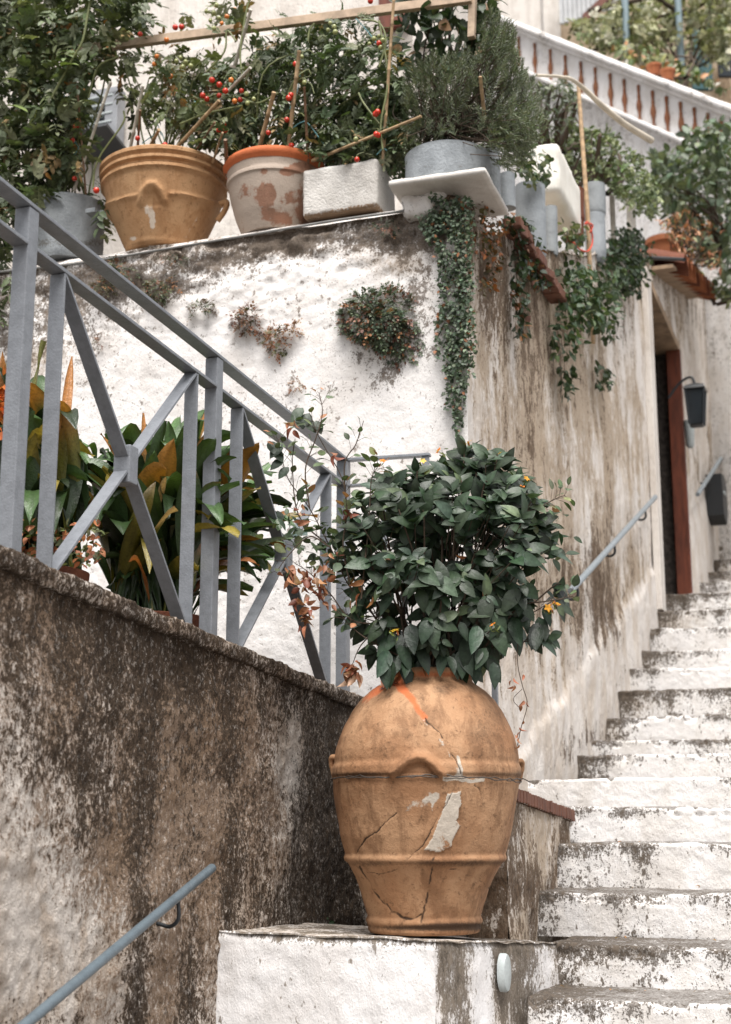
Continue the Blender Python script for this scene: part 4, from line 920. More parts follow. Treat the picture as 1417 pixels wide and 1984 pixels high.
# grey drum, far left
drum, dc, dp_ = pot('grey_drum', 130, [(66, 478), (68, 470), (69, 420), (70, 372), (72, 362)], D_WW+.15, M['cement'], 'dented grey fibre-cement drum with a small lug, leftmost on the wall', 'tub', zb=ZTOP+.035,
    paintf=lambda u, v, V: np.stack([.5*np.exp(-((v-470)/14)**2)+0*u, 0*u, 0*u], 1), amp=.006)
c = PD(176, 408, D_WW-.0); mb = MB().box(c+D*.02, E*.05, D*.05, Z*.022).box(c+E*.045+D*.03+Z*-.012, E*.02, D*.03, Z*.03); mb.make('lug', M['cement'], drum, bevel=.003, smooth=False)
# big basin
def bas_paint(u, v, V):
    g = .75*np.exp(-((u-296)/(4+.10*np.clip(v-385, 0, 99)))**2-((v-425)/30)**2)+.6*np.exp(-(((u-285)/8)**2+((v-405)/18)**2))+.45*np.exp(-(seg_dist(u, v, [(383, 420), (368, 445), (360, 462)])/5)**2)+.6*np.exp(-((u-258)/16)**2-((v-462)/7)**2)
    r = .55*np.exp(-((u-297)/6)**2-((v-398)/14)**2)+.3*np.exp(-((v-318)/4)**2)+.3*np.exp(-((v-334)/3)**2)
    return np.stack([r, g, 0*u], 1)
def bas_relief(u, v, V, N):
    arch = np.exp(-(seg_dist(u, v, [(273, 392), (277, 372), (288, 358), (300, 357), (312, 370), (320, 390)])/6)**2)
    inn = poly(u, v, [(280, 400), (284, 374), (297, 368), (308, 378), (314, 400)])
    band = np.exp(-((v-(397-22*(1-((u-316)/110)**2)))/3.2)**2)*((u < 268) | (u > 326))
    return V+N*(arch*.016+band*.010-inn*.006)[:, None]
basin, bc, bp_ = pot('terracotta_basin', 316, [(66, 463), (70, 460), (72, 452), (78, 440), (92, 410), (105, 380), (114, 350), (115, 344), (121, 340), (121, 335), (115, 332), (116, 328), (123, 325), (123, 320), (118, 318), (120, 315), (125, 312), (125, 306), (119, 302)],
    D_WW+.17, M['basin'], 'widest tub, ochre terracotta basin with ringed rim and an arched relief', 'tub', zb=ZTOP+.032, n=220, paintf=bas_paint, extra=bas_relief)
for (x, y, s) in ((213, 408, -1), (434, 402, 1)):
    cc = PD(x, y, D_WW+.17); mb = MB().tube(smoothpath([cc+Z*.02-E*s*.02, cc+Z*.025+E*s*.012, cc+E*s*.012, cc-Z*.03-E*s*.005, cc-Z*.06-E*s*.03], 4), [.013]*17, 10)
    mb.make('handle', M['basin'], basin, smooth=True, paint=np.zeros((len(mb.V), 3)))
# whitewashed pot with orange lip
def pw_paint(u, v, V):
    n_ = fbm(V, 14, 4, 71); g = .8+(n_-.5)*.6-blobs(u, v, [(518, 372, 16, 16, .7), (512, 332, 12, 8, .6), (555, 333, 16, 7, .6), (585, 322, 20, 10, .8), (590, 330, 10, 20, .3), (560, 385, 12, 14, .35), (530, 420, 30, 14, .3), (590, 410, 30, 30, .35)])
    lip = v < 316+ (np.abs(u-533)/100)**2*8
    return np.stack([0*u+.12*(n_ > .55), np.where(lip & (V[:, 2] > 0), np.where(lip, g*0, g), g), np.where(lip, .75, 0)], 1)
wpot, wc, wp_ = pot('whitewashed_pot', 531, [(58, 452), (62, 445), (74, 418), (84, 385), (89, 358), (92, 356), (92, 350), (90, 348), (92, 332), (97, 328), (99, 322), (97, 316), (92, 313)], D_WW+.15, M['potwhite'],
    'pot with flaking whitewash and orange rim between ochre basin and concrete trough', 'pot', zb=ZTOP+.028, n=140)
o_ = wpot.children[0]; V_ = np.array([v.co for v in o_.data.vertices])+np.array(wpot.location); u_, v_ = proj(V_)
zl = wp_[-5][1]-.004; n_ = fbm(V_, 14, 4, 71); lip = sstep(V_[:, 2], zl-.004, zl+.004)
g_ = (.70+(n_-.5)*.9-blobs(u_, v_, [(518, 372, 16, 16, .7), (512, 332, 12, 8, .6), (555, 333, 16, 7, .6), (585, 322, 20, 10, .8), (560, 385, 12, 14, .35), (530, 420, 30, 14, .3), (590, 410, 30, 30, .4)]))*(1-lip)
P_ = np.ones((len(V_), 4), np.float32); P_[:, 0] = .55*sstep(fbm(V_, 9, 4, 75), .45, .7)*(1-lip); P_[:, 1] = g_; P_[:, 2] = lip*.8; o_.data.color_attributes['paint'].data.foreach_set('color', P_.ravel())
# concrete trough
tc = PD(661, 372, D_WW+.02); tf = lambda V: np.stack([.75*sstep(-(V[:, 2]-tc[2]), .06, .10)+0*V[:, 0], 0*V[:, 0], 0*V[:, 0]], 1)  # browner towards the bottom
rbox('concrete_trough', tc+D*.10+Z*.010, E*.335, D*.24, Z*.215, M['stone'], paintf=tf, res=.012, amp=.004, rnd=.010, chip=.006, label='pale concrete trough with a browner underside, beside the bamboo cane', cat='trough')
# stone block and marble slab over the corner
sb = PD(822, 392, D_WW+.0)
rbox('rubble_block', sb+D*.08-Z*.004, E*.17, D*.20, Z*.115, M['white'], paintf=lambda V: np.stack([.1+0*V[:, 0], .3+0*V[:, 0], 0*V[:, 0], ], 1), res=.008, amp=.03, rnd=.03, scale=13, label='rough whitewashed stone under the marble slab', cat='stone')
rbox('rubble_block', ED(E_RW-.10, D_WW+.16, ZTOP+.040), E*.16, D*.26, Z*.105, M['dark'], paintf=lambda V: np.stack([.5+0*V[:, 0], .8+0*V[:, 0], .2+0*V[:, 0], ], 1), res=.010, amp=.035, rnd=.03, scale=10, label='dark crumbling stone at the wall corner, under the outer end of the marble slab', cat='stone')
sA = PZ(752, 350, 0); zS = float(PY(938, 322, 5.17)[2]); SB = PZ(940, 322, zS); SA = PZ(752, 349, zS); SC = PZ(986, 405, zS)
ex = SA-SB; ey = SC-SB; cS = SB+ex/2+ey/2
rbox('marble_slab', cS-Z*.014, ex, ey, Z*.026, M['marble'], res=.02, amp=.0012, rnd=.004, chip=.003, label='pale marble slab overhanging the wall corner', cat='slab')
# tub on the slab
tubc = SB+ex*.46+ey*.50
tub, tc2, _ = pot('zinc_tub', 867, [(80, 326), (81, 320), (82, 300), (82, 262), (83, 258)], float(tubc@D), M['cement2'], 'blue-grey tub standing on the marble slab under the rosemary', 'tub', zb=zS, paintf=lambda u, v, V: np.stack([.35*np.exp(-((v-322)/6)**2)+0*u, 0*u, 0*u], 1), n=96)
# along the stair side
def side(name, uc, prof, m, label, back=.10, cat='pot', **k): return pot(name, uc, prof, 0, m, label, cat, e=E_RW-back, **k)
side('grey_cylinder', 957, [(14, 392), (14, 300), (14, 284)], M['cement'], 'grey cylinder pot just behind the tub on the marble slab', .03)
side('grey_cylinder', 985, [(15, 404), (15, 350), (15, 338)], M['cement2'], 'short bluish grey cylinder pot between the marble slab and the tallest cylinder', .02)
side('grey_cylinder', 1031, [(20, 508), (26, 500), (29, 490), (29, 400), (29, 362)], M['cement2'], 'tallest grey cylinder pot on the stair side, in front of the polystyrene box', .02)
side('grey_cylinder', 1070, [(10, 496), (12, 488), (12, 420), (12, 402)], M['cement'], 'small grey cylinder pot under the polystyrene box', .02)
side('grey_cylinder', 1156, [(13, 512), (18, 504), (20, 492), (20, 430), (20, 418), (17, 416)], M['cement2'], 'lower of the two stacked grey pots beside the long cane', .02)
_, q_, _ = side('grey_cylinder', 1153, [(20, 420), (22, 414), (22, 372), (22, 360)], M['cement'], 'upper of the two stacked grey pots beside the long cane', .02)
side('brown_pot', 1113, [(15, 476), (19, 466), (20, 430), (22, 428), (22, 420), (21, 416), (22, 376), (23, 370)], M['terradark'], 'dark red-brown plastic pot left of the long cane', .05)
fc = PE(1072, 372, E_RW-.09)
rbox('polystyrene_box', fc, E*.20+D*.0, D*.62, Z*.29, M['foam'], res=.03, amp=.005, rnd=.02, chip=.01, label='white polystyrene box above the grey cylinders', cat='box')
for (x0, y0, x1, y1, w_, lb) in ((1186, 380, 1190, 462, .05, 'tan upright plank right of the stacked grey pots'), (1222, 388, 1232, 474, .26, 'weathered grey board standing near the ivy')):
    a_ = PE(x0, y0, E_RW-.03); b_ = PE(x1, y1, E_RW-.03); b_ = np.array([a_[0], a_[1], b_[2]])
    MB().bar(b_-Z*.1, a_, E, D, .03, w_).make('plank', M['plank'], bevel=.004, smooth=False, label=lb, cat='plank')
# broken brick ledge running down the stair face
led = MB(); a_ = PE(988, 430, E_RW+.03); b_ = PE(1082, 580, E_RW+.03); 
for k in range(13):
    p0 = a_+(b_-a_)*(k/13); p1 = a_+(b_-a_)*((k+.93)/13); rs_ = random.Random(k); led.bar(p0+E*rs_.uniform(-.012, .012), p1+E*rs_.uniform(-.012, .012), E, Z, .085, .045+rs_.uniform(-.008, .012))
led.make('brick_ledge', M['brick'], corner_wall, bevel=.004, smooth=False, label='broken row of brick sloping across the stair face')
# conduit
mb = MB().tube(smoothpath([PD(x, y, D_WW-.022) for x, y in [(-60, 536), (0, 527), (160, 509), (300, 486), (450, 461), (620, 432), (700, 420), (790, 408)]], 6), .0055, 8)
mb.make('cable', M['hose'], label='thin grey cable clipped along the top of the white wall', cat='cable')

# doorway
door = thing('doorway', ED(E_RW-.1, (DJ0+DJ1)/2, PE(1290, 1160, E_RW)[2]), 'narrow open doorway with a red-brown frame in the streaked wall', 'doorway')
zd = float(PE(1290, 1170, E_RW)[2])-.1
MB().bar(ED(E_RW-.045, DJ1-.03, zd), ED(E_RW-.045, DJ1-.03, ZDT), E, D, .12, .07).make('jamb', M['redwood'], door, bevel=.004, smooth=False, label='red-brown far jamb')
MB().bar(ED(E_RW-.11, DJ0+.02, zd), ED(E_RW-.11, DJ0+.02, ZDT), E, D, .22, .05).make('jamb', M['woodold'], door, bevel=.004, smooth=False)
MB().bar(ED(E_RW-.10, DJ0-.02, ZDT+.03), ED(E_RW-.10, DJ1+.02, ZDT+.03), E, Z, .21, .07).make('lintel', M['woodold'], door, bevel=.004, smooth=False)
V = [ED(E_RW-.10, DJ1+.03, zd), ED(E_RW-1.6, DJ1+.03, zd), ED(E_RW-1.6, DJ0-.1, zd), ED(E_RW-.10, DJ0-.1, zd)]; V += [p+Z*(ZDT+.1-zd) for p in V]
mb = MB(); mb.V = V; mb.F = [(0, 1, 5, 4), (1, 2, 6, 5), (2, 3, 7, 6), (4, 5, 6, 7), (3, 2, 1, 0)]; mb.make('passage', M['darkint'], door, smooth=False)
# plaster surround
MB().bar(ED(E_RW+.006, DJ0-.13, zd), ED(E_RW+.006, DJ0-.13, ZDT+.02), E, D, .05, .20).make('surround', M['facade'], door, bevel=.006, smooth=False)
# tiled hood
h0 = float(PE(1266, 510, E_RW)@D); h1 = float(PE(1336, 560, E_RW)@D); za = float(PE(1266, 508, E_RW)[2]); zb_ = float(PE(1336, 566, E_RW)[2])
hood = thing('tiled_hood', ED(E_RW+.15, (h0+h1)/2, min(za, zb_)), 'small red roof-tile hood sticking out above the doorway', 'tiled hood')
nt_ = 9
for k in range(nt_):
    d_ = h0+(h1-h0)*(k+.5)/nt_; z_ = za+(zb_-za)*(k+.5)/nt_; V = []; r_ = (h1-h0)/nt_*.55
    for (oe, oz) in ((-.1, .03), (.24, -.08)):
        for th_ in (0, .012):
            for j in range(9):
                q = math.pi*j/8; V.append(ED(E_RW+oe, d_+math.cos(q)*(r_-th_), z_+oz+math.sin(q)*(r_-th_)*.8))
    F = [(j, j+1, 18+j+1, 18+j) for j in range(8)]+[(9+j+1, 9+j, 27+j, 27+j+1) for j in range(8)]+[(18+j, 18+j+1, 27+j+1, 27+j) for j in range(8)]+[(0, 18, 27, 9), (8, 17, 35, 26)]
    obj('roof_tile', V, F, M['terra'] if k % 3 else M['terradark'], hood, paint=np.zeros((len(V), 3)), smooth=50)
MB().bar(ED(E_RW+.05, h0, za-.05), ED(E_RW+.05, h1, zb_-.05), E, Z, .2, .03).make('board', M['woodold'], hood, smooth=False)
# lantern
def lantern(u0, v0, v1, w, label, tilt=0, off=.2):
    c0 = PE(u0, v1, E_RW+off); c1 = PE(u0, v0, E_RW+off); H = c1[2]-c0[2]; root = thing('wall_lantern', c0, label, 'lantern')
    mb = MB(); cs = []
    for (f, z) in ((.30, 0), (.36, .04), (.50, .86), (.58, .88), (.50, .96), (.12, 1.04)):
        cs.append((f*w, c0[2]+z*H))
    V = []; base = np.array([c0[0], c0[1], 0])
    for (r_, z_) in cs:
        for (a, b) in ((-1, -1), (1, -1), (1, 1), (-1, 1)): V.append(base+E*a*r_+D*b*r_+Z*z_)
    F = [(i*4+j, i*4+(j+1) % 4, i*4+4+(j+1) % 4, i*4+4+j) for i in range(5) for j in range(4)]+[(3, 2, 1, 0), (20, 21, 22, 23)]
    obj('base', V[:8], F[:4]+[(3, 2, 1, 0)], M['iron'], root, smooth=False); obj('cap', V[8:], [tuple(q_-8 for q_ in f) for f in F[8:20]]+[(12, 13, 14, 15)], M['iron'], root, smooth=False)
    g = MB(); 
    for (a, b) in ((-1, -1), (1, -1), (1, 1), (-1, 1)): g.tube([base+E*a*cs[1][0]+D*b*cs[1][0]+Z*cs[1][1], base+E*a*cs[2][0]+D*b*cs[2][0]+Z*cs[2][1]], .008, 4)
    g.make('corner_bars', M['iron'], root, smooth=False)
    V2 = [base+E*a*r_*.94+D*b*r_*.94+Z*z_ for (r_, z_) in cs[1:3] for (a, b) in ((-1, -1), (1, -1), (1, 1), (-1, 1))]
    obj('pane', V2, [(0, 1, 5, 4), (1, 2, 6, 5), (2, 3, 7, 6), (3, 0, 4, 7)], M['glassdark'], root, smooth=False)
    MB().tube(smoothpath([base+Z*(cs[-1][1]-.01), base+Z*(cs[-1][1]+.06)-E*.03, base+Z*(cs[-1][1]+.02)-E*off*.6, base+Z*(cs[-1][1]-.10)-E*(off+.02)], 5), .011, 8).make('arm', M['iron'], root)
    return root, base, cs
lantern(1351, 756, 826, .15, 'black square wall lantern beside the doorway')
mb = MB().lathe(PE(1338, 868, E_RW+.06), [(.02, 0), (.035, .02), (.045, .22), (.05, .24), (.01, .25)], 14); mb.make('lamp_tube', M['disc'], label='small pale fitting on the wall below the lantern', cat='wall fitting')
lb = PE(1382, 968, E_RW+.05); V = []
for oe in (-.04, .11):
    for (dd_, zz_) in ((-.10, .18), (.02, .21), (.13, .15), (.13, -.10), (.04, -.21), (-.07, -.16)): V.append(lb+E*oe+D*dd_*2.0+Z*zz_*1.15)
root = thing('letter_box', lb-Z*.2, 'dark six-sided metal box on the wall at the foot of the upper handrail', 'letter box')
obj('case', V, [tuple(range(5, -1, -1)), tuple(range(6, 12))]+[(i, (i+1) % 6, 6+(i+1) % 6, 6+i) for i in range(6)], M['iron'], root, smooth=False)
MB().box(lb+E*.115+Z*.05, E*.01, D*.16, Z*.03).make('slot', M['disc'], root, smooth=False)

# terracotta tubs on the garden wall above the doorway
for (x, y, hw, h, lb_) in ((1290, 508, 36, 42, 'orange terracotta planter above the tiled hood, nearest of the row'), (1334, 540, 26, 32, 'orange terracotta planter in the middle of the row above the hood'), (1362, 566, 16, 22, 'small orange planter partly hidden by weeds above the streaked wall'), (1402, 612, 22, 42, 'orange terracotta planter at the right edge of the photo')):
    pot('terracotta_planter', x, [(hw*.8, y), (hw*.9, y-h*.5), (hw*.96, y-h*.72), (hw*1.06, y-h*.74), (hw*1.08, y-h*.98), (hw*1.0, y-h)], 0, M['terra'], lb_, 'planter', e=E_RW-.30, n=40, group=None)
MB().tube([PE(1254, 499, E_RW+.02), PE(1326, 503, E_RW+.35)], .014, 8).make('black_pipe', M['iron'], label='short dark pipe lying before the terracotta planters', cat='pipe')

# canes, batten, twine
wr = thing('wooden_batten', PD(110, 103, D_WW+.30), 'long pale wooden batten tied across the canes above the tomatoes', 'batten')
A_ = PD(100, 104, D_WW+.12); B_ = PD(915, -3, D_WW+.12); t_ = unit(B_-A_); n__ = unit(np.cross(t_, D)); MB().bar(A_, B_, D, n__, .028, .040).make('batten', M['wood'], wr, bevel=.002, smooth=False)
MB().bar(PD(918, -60, D_WW+.14), PD(914, 74, D_WW+.14), E, D, .03, .03).make('support', M['wood'], wr, bevel=.002, smooth=False)
def cane(name, p, q, r, m, lb_, d0=D_WW+.1, d1=None, grp='canes propping the tomatoes'):
    d0 = min(d0, D_WW+.06); a_ = PD(*p, d0); b_ = PD(*q, D_WW-.09); L = np.linalg.norm(b_-a_); n = max(3, int(L/.09)); pts = []; R = []
    for k in range(n+1):
        t = k/n; c_ = a_+(b_-a_)*t; pts += [c_-(b_-a_)/L*.004, c_, c_+(b_-a_)/L*.004]; R += [r*(1-.15*t), r*1.22*(1-.15*t), r*(1-.15*t)]
    pts[0] = a_-(b_-a_)/L*.02
    MB().tube(pts, R, 8).make(name, m, smooth=60, label=lb_, cat='cane', group=grp)
dw = D_WW
for args in [((742, 312), (763, 2), .0075, M['cane'], 'tallest upright bamboo cane, rising behind the concrete trough', dw+.05, dw+.02), ((612, 309), (815, 226), .0070, M['cane'], 'slanting bamboo cane running from the whitewashed pot to the rosemary', dw+.1, dw+.14),
             ((499, 300), (531, 180), .0105, M['cane'], 'thick pale cane leaning right out of the whitewashed pot', dw+.15, dw+.10), ((557, 300), (580, 100), .0098, M['cane'], 'thick cane standing in the middle of the whitewashed pot', dw+.16, dw+.12),
             ((597, 308), (590, 170), .0060, M['canedark'], 'thin brown cane at the right of the whitewashed pot', dw+.18, dw+.18), ((330, 300), (424, 196), .0085, M['cane'], 'lower cane slanting right from the middle of the basin', dw+.15, dw+.1),
             ((424, 196), (485, 132), .0075, M['canewhite'], 'bleached end of a cane slanting above the red tomatoes', dw+.1, dw+.08), ((282, 300), (308, 252), .0085, M['cane'], 'short cane stub rising from the left of the basin', dw+.12, dw+.1),
             ((250, 300), (277, 168), .0080, M['canewhite'], 'pale cane upright at the left rim of the basin', dw+.2, dw+.2), ((266, 300), (272, 215), .0060, M['canedark'], 'brown cane close behind the pale one in the basin', dw+.25, dw+.25),
             ((146, 362), (214, 160), .0080, M['canewhite'], 'pale cane leaning out of the grey drum', dw+.12, dw+.06), ((166, 368), (150, 168), .0050, M['canedark'], 'thin dark cane upright in the grey drum', dw+.15, dw+.15),
             ((374, 300), (416, 238), .0055, M['canedark'], 'thin brown cane slanting right near the right of the basin', dw+.2, dw+.2), ((414, 310), (431, 258), .0055, M['cane'], 'short thin cane at the right rim of the basin', dw+.2, dw+.2),
             ((458, 118), (486, 20), .0085, M['canewhite'], 'white stake standing behind the batten', dw+.4, dw+.4), ((440, 335), (437, 272), .0090, M['canedark'], 'short red-brown tube between basin and whitewashed pot', dw+.1, dw+.1),
             ((941, 246), (931, 150), .0085, M['cane'], 'stub of a cane among the rosemary', dw+.05, dw+.1)]:
    cane('bamboo_cane', *args)
a_ = PE(1150, 665, E_RW+.03); b_ = PE(1121, 166, E_RW-.02); MB().tube([a_, a_*.5+b_*.5+E*.01, b_], [.012, .014, .012], 10).make('long_cane', M['cane'], smooth=60, label='long pale cane leaning upright against the stair side wall with a red cord', cat='cane')
a2 = b_; pp_ = [PY(x, y, Y_) for x, y, Y_ in [(1040, 146, 7.0), (1080, 148, 7.1), (1106, 153, 7.2), (1132, 172, 7.3), (1165, 203, 7.4), (1210, 240, 7.6), (1262, 272, 7.9)]]
MB().tube(smoothpath(pp_, 6), [.008]*10+list(np.linspace(.010, .021, 27)), 12).make('curved_pipe', M['pvc'], smooth=60, label='cream plastic pipe bent over the top of the long cane', cat='pipe')
MB().tube(smoothpath([PE(x, y, E_RW+.05) for x, y in [(1112, 470), (1125, 484), (1140, 486), (1148, 470), (1146, 445), (1139, 430), (1134, 434)]], 6), .005, 6).tube(smoothpath([PE(x, y, E_RW+.05) for x, y in [(1135, 432), (1148, 436), (1144, 450)]], 5), .006, 6).make('red_cord', M['redcord'], label='red cord looped round the long cane', cat='cord')
for L, tl_ in zip([[(125, 180), (130, 222), (138, 265), (152, 288), (123, 320)], [(377, 196), (402, 216)], [(275, 278), (298, 262), (312, 255), (322, 283)], [(303, 232), (313, 262)], [(537, 260), (562, 252), (582, 238), (598, 240), (630, 283)], [(690, 36), (712, 60), (735, 90)], [(730, 300), (742, 288), (750, 292)], [(583, 140), (575, 180), (560, 215)]], ['long kinked blue twine left of the bleached drum cane', 'short blue twine on the cane slanting above the basin', 'blue twine sagging just over the basin rim', 'tiny blue twine above the basin rim loop', 'blue twine strung across the canes over the whitewashed pot', 'blue twine hanging from the batten left of the tallest cane', 'blue twine knot at the foot of the tallest cane', 'blue twine running up the thick cane of the whitewashed pot']):
    MB().tube(smoothpath([PD(x, y, D_WW+.03) for x, y in L], 4), .0022, 5).make('blue_twine', M['twine'], label=tl_, cat='twine', group='blue twine on the canes')

# ------------------------------------------------------------------ greenery
def compound(n=7, L=1.0, lw=.5, seed=1, droop=.3, nu=4):
    rs = np.random.RandomState(seed); V = []; F = []; off = 0
    for k in range(n):
        lv, lf = leaf_tmpl(nu, lw, .25, .3, .9, .18); t = .15+.85*(k//2*2+1)/n if k < n-1 else 1.
        a = (1 if k % 2 else -1)*(1.0+rs.uniform(-.2, .3)) if k < n-1 else 0
        s = L*(.34+.12*rs.rand())*(1.15 if k == n-1 else 1)
        c_, s_ = math.cos(a), math.sin(a); X = lv[:, 0]*c_+lv[:, 1]*s_; Y = -lv[:, 0]*s_+lv[:, 1]*c_
        V.append(np.stack([X*s, Y*s+t*.65, lv[:, 2]*s-droop*t*t+rs.uniform(-.05, .05)], 1)); F.append(lf+off); off += len(lv)
    V.append(np.array([(-.012, 0, 0), (.012, 0, 0), (.008, .65, -droop), (-.008, .65, -droop)])); F.append(np.array([[0, 1, 2, 3]])+off)
    return np.concatenate(V), np.concatenate(F)
def in_poly(rs, pts, n):
    xs = [p[0] for p in pts]; ys = [p[1] for p in pts]; U = []; 
    while len(U) < n:
        x = rs.uniform(min(xs), max(xs), 4000); y = rs.uniform(min(ys), max(ys), 4000); k = poly(x, y, pts); U += list(zip(x[k], y[k]))
    return np.array(U[:n])
def volume(rs, regions, dmin, dmax, plane='d', clump=8., thr=.42, seed=0):
    out = []
    for pts, n in regions:
        got = 0; tries = 0
        while got < n and tries < 30:
            tries += 1; U = in_poly(rs, pts, n*2); q = rs.uniform(dmin, dmax, len(U))
            P = np.array([(PD(x, y, k) if plane == 'd' else PE(x, y, k) if plane == 'e' else PY(x, y, k)) for (x, y), k in zip(U, q)])
            ok = fbm(P, clump, 3, seed) > thr; P = P[ok][:n-got]; out.append(P); got += len(P)
    return np.concatenate(out)
TM = compound(7, 1., .5, 1, .35); TM2 = compound(9, .95, .42, 2, .5)
def foliage(name, rs, P, tm, s0, s1, tint, m, parent, var=.4, alt=None, p=.1, upb=.5, down=-.1, out=None, **k):
    n = len(P); f = rnd_dirs(rs, n, down); 
    if out is not None: f = unit(f+np.array(out))
    return scatter(name, tm, P, f, unit(rs.normal(size=(n, 3))*.5+np.array([0, -.45, 1.0])*1.0), rs.uniform(s0, s1, n), tints(rs, n, tint, var, alt, p), m, parent, **k)
def fruit(parent, L, r0=.0135, m='tomato', d=D_WW+.0):
    for (x, y) in L:
        r = r0*.86*random.uniform(.85, 1.12); c_ = PD(x, y, d-random.uniform(0, .05)); o = MB().ball(c_, r, 12, 8).make(m if m == 'tomato' else 'unripe_tomato', M[m] if m in M else M['tomato'], parent, smooth=True)
        if random.random() < .8: q_ = c_+Z*r*.9; MB().tube(smoothpath([q_, q_+Z*.012+E*random.uniform(-.01, .01), q_+Z*.028+E*random.uniform(-.03, .03)+D*.02], 3), .0016, 5).tube([q_-Z*.001, q_+Z*.002], .006, 5).make('stalk', M['greenstem'], o)
random.seed(4)
def vines(rs, n, regs, d0, d1, r, m, parent, root_c, name='stems'):
    mb = MB()
    for k in range(n):
        x, y = in_poly(rs, regs, 1)[0]; t_ = PD(x, y, rs.uniform(d0, d1)); s_ = root_c+np.array([rs.uniform(-.1, .1), rs.uniform(-.06, .06), 0]); m_ = (s_+t_)/2+rs.normal(size=3)*.06+Z*.05
        q = smoothpath([s_, m_, t_, t_+(t_-m_)*.3-Z*.05], 5); mb.tube(q, np.linspace(r, r*.45, len(q)), 5, cap=False)
    return mb.make(name, m, parent)
G1 = (.105, .130, .060); GA = [(.17, .19, .10), (.23, .24, .14), (.24, .16, .07), (.05, .07, .03)]
# tomato plants
rs = np.random.RandomState(21)
t1 = thing('tomato_plant', PD(130, 380, D_WW+.17), 'huge tomato plant spilling from the grey drum at the left edge', 'tomato plant')
R1 = [([(-60, -40), (290, -40), (275, 40), (240, 95), (170, 130), (165, 210), (150, 330), (60, 380), (-60, 420)], 1500), ([(-60, 380), (90, 355), (60, 420), (20, 440), (22, 620), (-60, 640)], 280), ([(60, 300), (120, 310), (110, 360), (50, 400)], 40), ([(180, 300), (200, 380), (205, 460), (190, 460)], 14)]
P = volume(rs, R1, D_WW-.10, D_WW+.45, thr=.40, seed=3)
foliage('foliage', rs, P, TM, .075, .135, G1, M['leafmatte'], t1, alt=GA, p=.16)
vines(rs, 26, [(-40, 0), (240, 0), (150, 300), (-40, 400)], D_WW, D_WW+.35, .0055, M['greenstem'], t1, PD(130, 372, D_WW+.17))
fruit(t1, [(150, 238), (147, 246), (140, 271), (145, 346), (187, 369), (108, 142), (155, 243), (272, 66), (255, 72), (247, 60)][:8], .0155)
fruit(t1, [(236, 71), (250, 64), (247, 74), (60, 160), (75, 178), (92, 250), (30, 300), (148, 35), (57, 160)], .013, 'tomatogreen')
for (x, y) in [(152, 58), (210, 30), (95, 215), (100, 265), (40, 345), (120, 290), (28, 285), (60, 240), (165, 150), (12, 235)]:
    pass
P = volume(rs, [([(20, 20), (240, 20), (150, 330), (20, 340)], 60)], D_WW-.1, D_WW+.2, thr=.3); foliage('dry_leaves', rs, P, leaf_tmpl(4, .5, .5, .5), .02, .045, (.32, .13, .04), M['leafmatte'], t1)
bl = np.array([PD(15, 205, D_WW-.15), PD(118, 128, D_WW-.15), PD(40, 160, D_WW-.1)]); scatter('large_leaves', leaf_tmpl(6, .9, .2, .3, .8), bl, [[.9, -.2, -.1], [.8, -.4, .1], [-.6, -.3, .2]], [[0, -.5, 1]]*3, [.10, .09, .08], [(.15, .2, .06)]*3, M['leafmatte'], t1)
mb = MB().tube(smoothpath([PD(x, y, D_WW-.12) for x, y in [(100, 190), (140, 115), (160, 80), (170, 30), (180, -20)]], 6), .0055, 6); mb.make('vine_stem', M['greenstem'], t1)
t2 = thing('tomato_plant', PD(316, 320, D_WW+.24), 'tomato plant with the most red fruit, growing in the ochre basin', 'tomato plant')
R2 = [([(225, 105), (300, 90), (380, 95), (455, 130), (500, 120), (510, 200), (470, 260), (440, 290), (380, 270), (330, 240), (270, 235), (240, 200)], 420), ([(330, 30), (420, 0), (460, 10), (480, 60), (420, 70), (400, 30)], 40), ([(350, 200), (500, 190), (480, 290), (380, 290)], 120)]
P = volume(rs, R2, D_WW-.03, D_WW+.38, thr=.46, seed=8); foliage('foliage', rs, P, TM, .055, .105, (.135, .155, .075), M['leafmatte'], t2, alt=GA+[(.28, .15, .06)], p=.28)
vines(rs, 20, [(240, 100), (480, 100), (470, 250), (260, 240)], D_WW, D_WW+.3, .0045, M['greenstem'], t2, PD(316, 315, D_WW+.24))
fruit(t2, [(393, 185), (411, 155), (425, 164), (437, 176), (468, 176), (466, 193), (401, 192), (425, 185), (434, 242), (424, 252), (436, 253), (267, 268), (320, 281), (272, 66), (352, 52), (340, 53)], .0150)
fruit(t2, [(323, 77), (304, 109), (299, 124), (331, 148), (448, 155), (455, 196), (440, 32), (455, 18), (430, 45)], .0125, 'tomatoorange')
fruit(t2, [(478, 182), (492, 192), (480, 200), (420, 10), (415, 25), (408, 40), (425, 35), (400, 22), (415, 55), (350, 112), (360, 120), (342, 118), (370, 128), (355, 130), (235, 71)], .0125, 'tomatogreen')
t3 = thing('tomato_plant', PD(531, 320, D_WW+.20), 'dense dark tomato plant with few fruit, growing in the whitewashed pot', 'tomato plant')
R3 = [([(440, 120), (520, 75), (600, 60), (680, 70), (740, 60), (775, 100), (790, 230), (770, 310), (640, 315), (600, 290), (440, 300), (420, 230)], 1000), ([(520, 40), (600, 25), (720, 30), (760, 50), (600, 70)], 50), ([(560, 190), (790, 170), (780, 315), (620, 310)], 420), ([(745, 230), (800, 240), (820, 300), (780, 345), (755, 300)], 60)]
P = volume(rs, R3, D_WW+.0, D_WW+.55, thr=.43, seed=12); foliage('foliage', rs, P, TM2, .06, .11, (.088, .115, .055), M['leafmatte'], t3, alt=GA, p=.14)
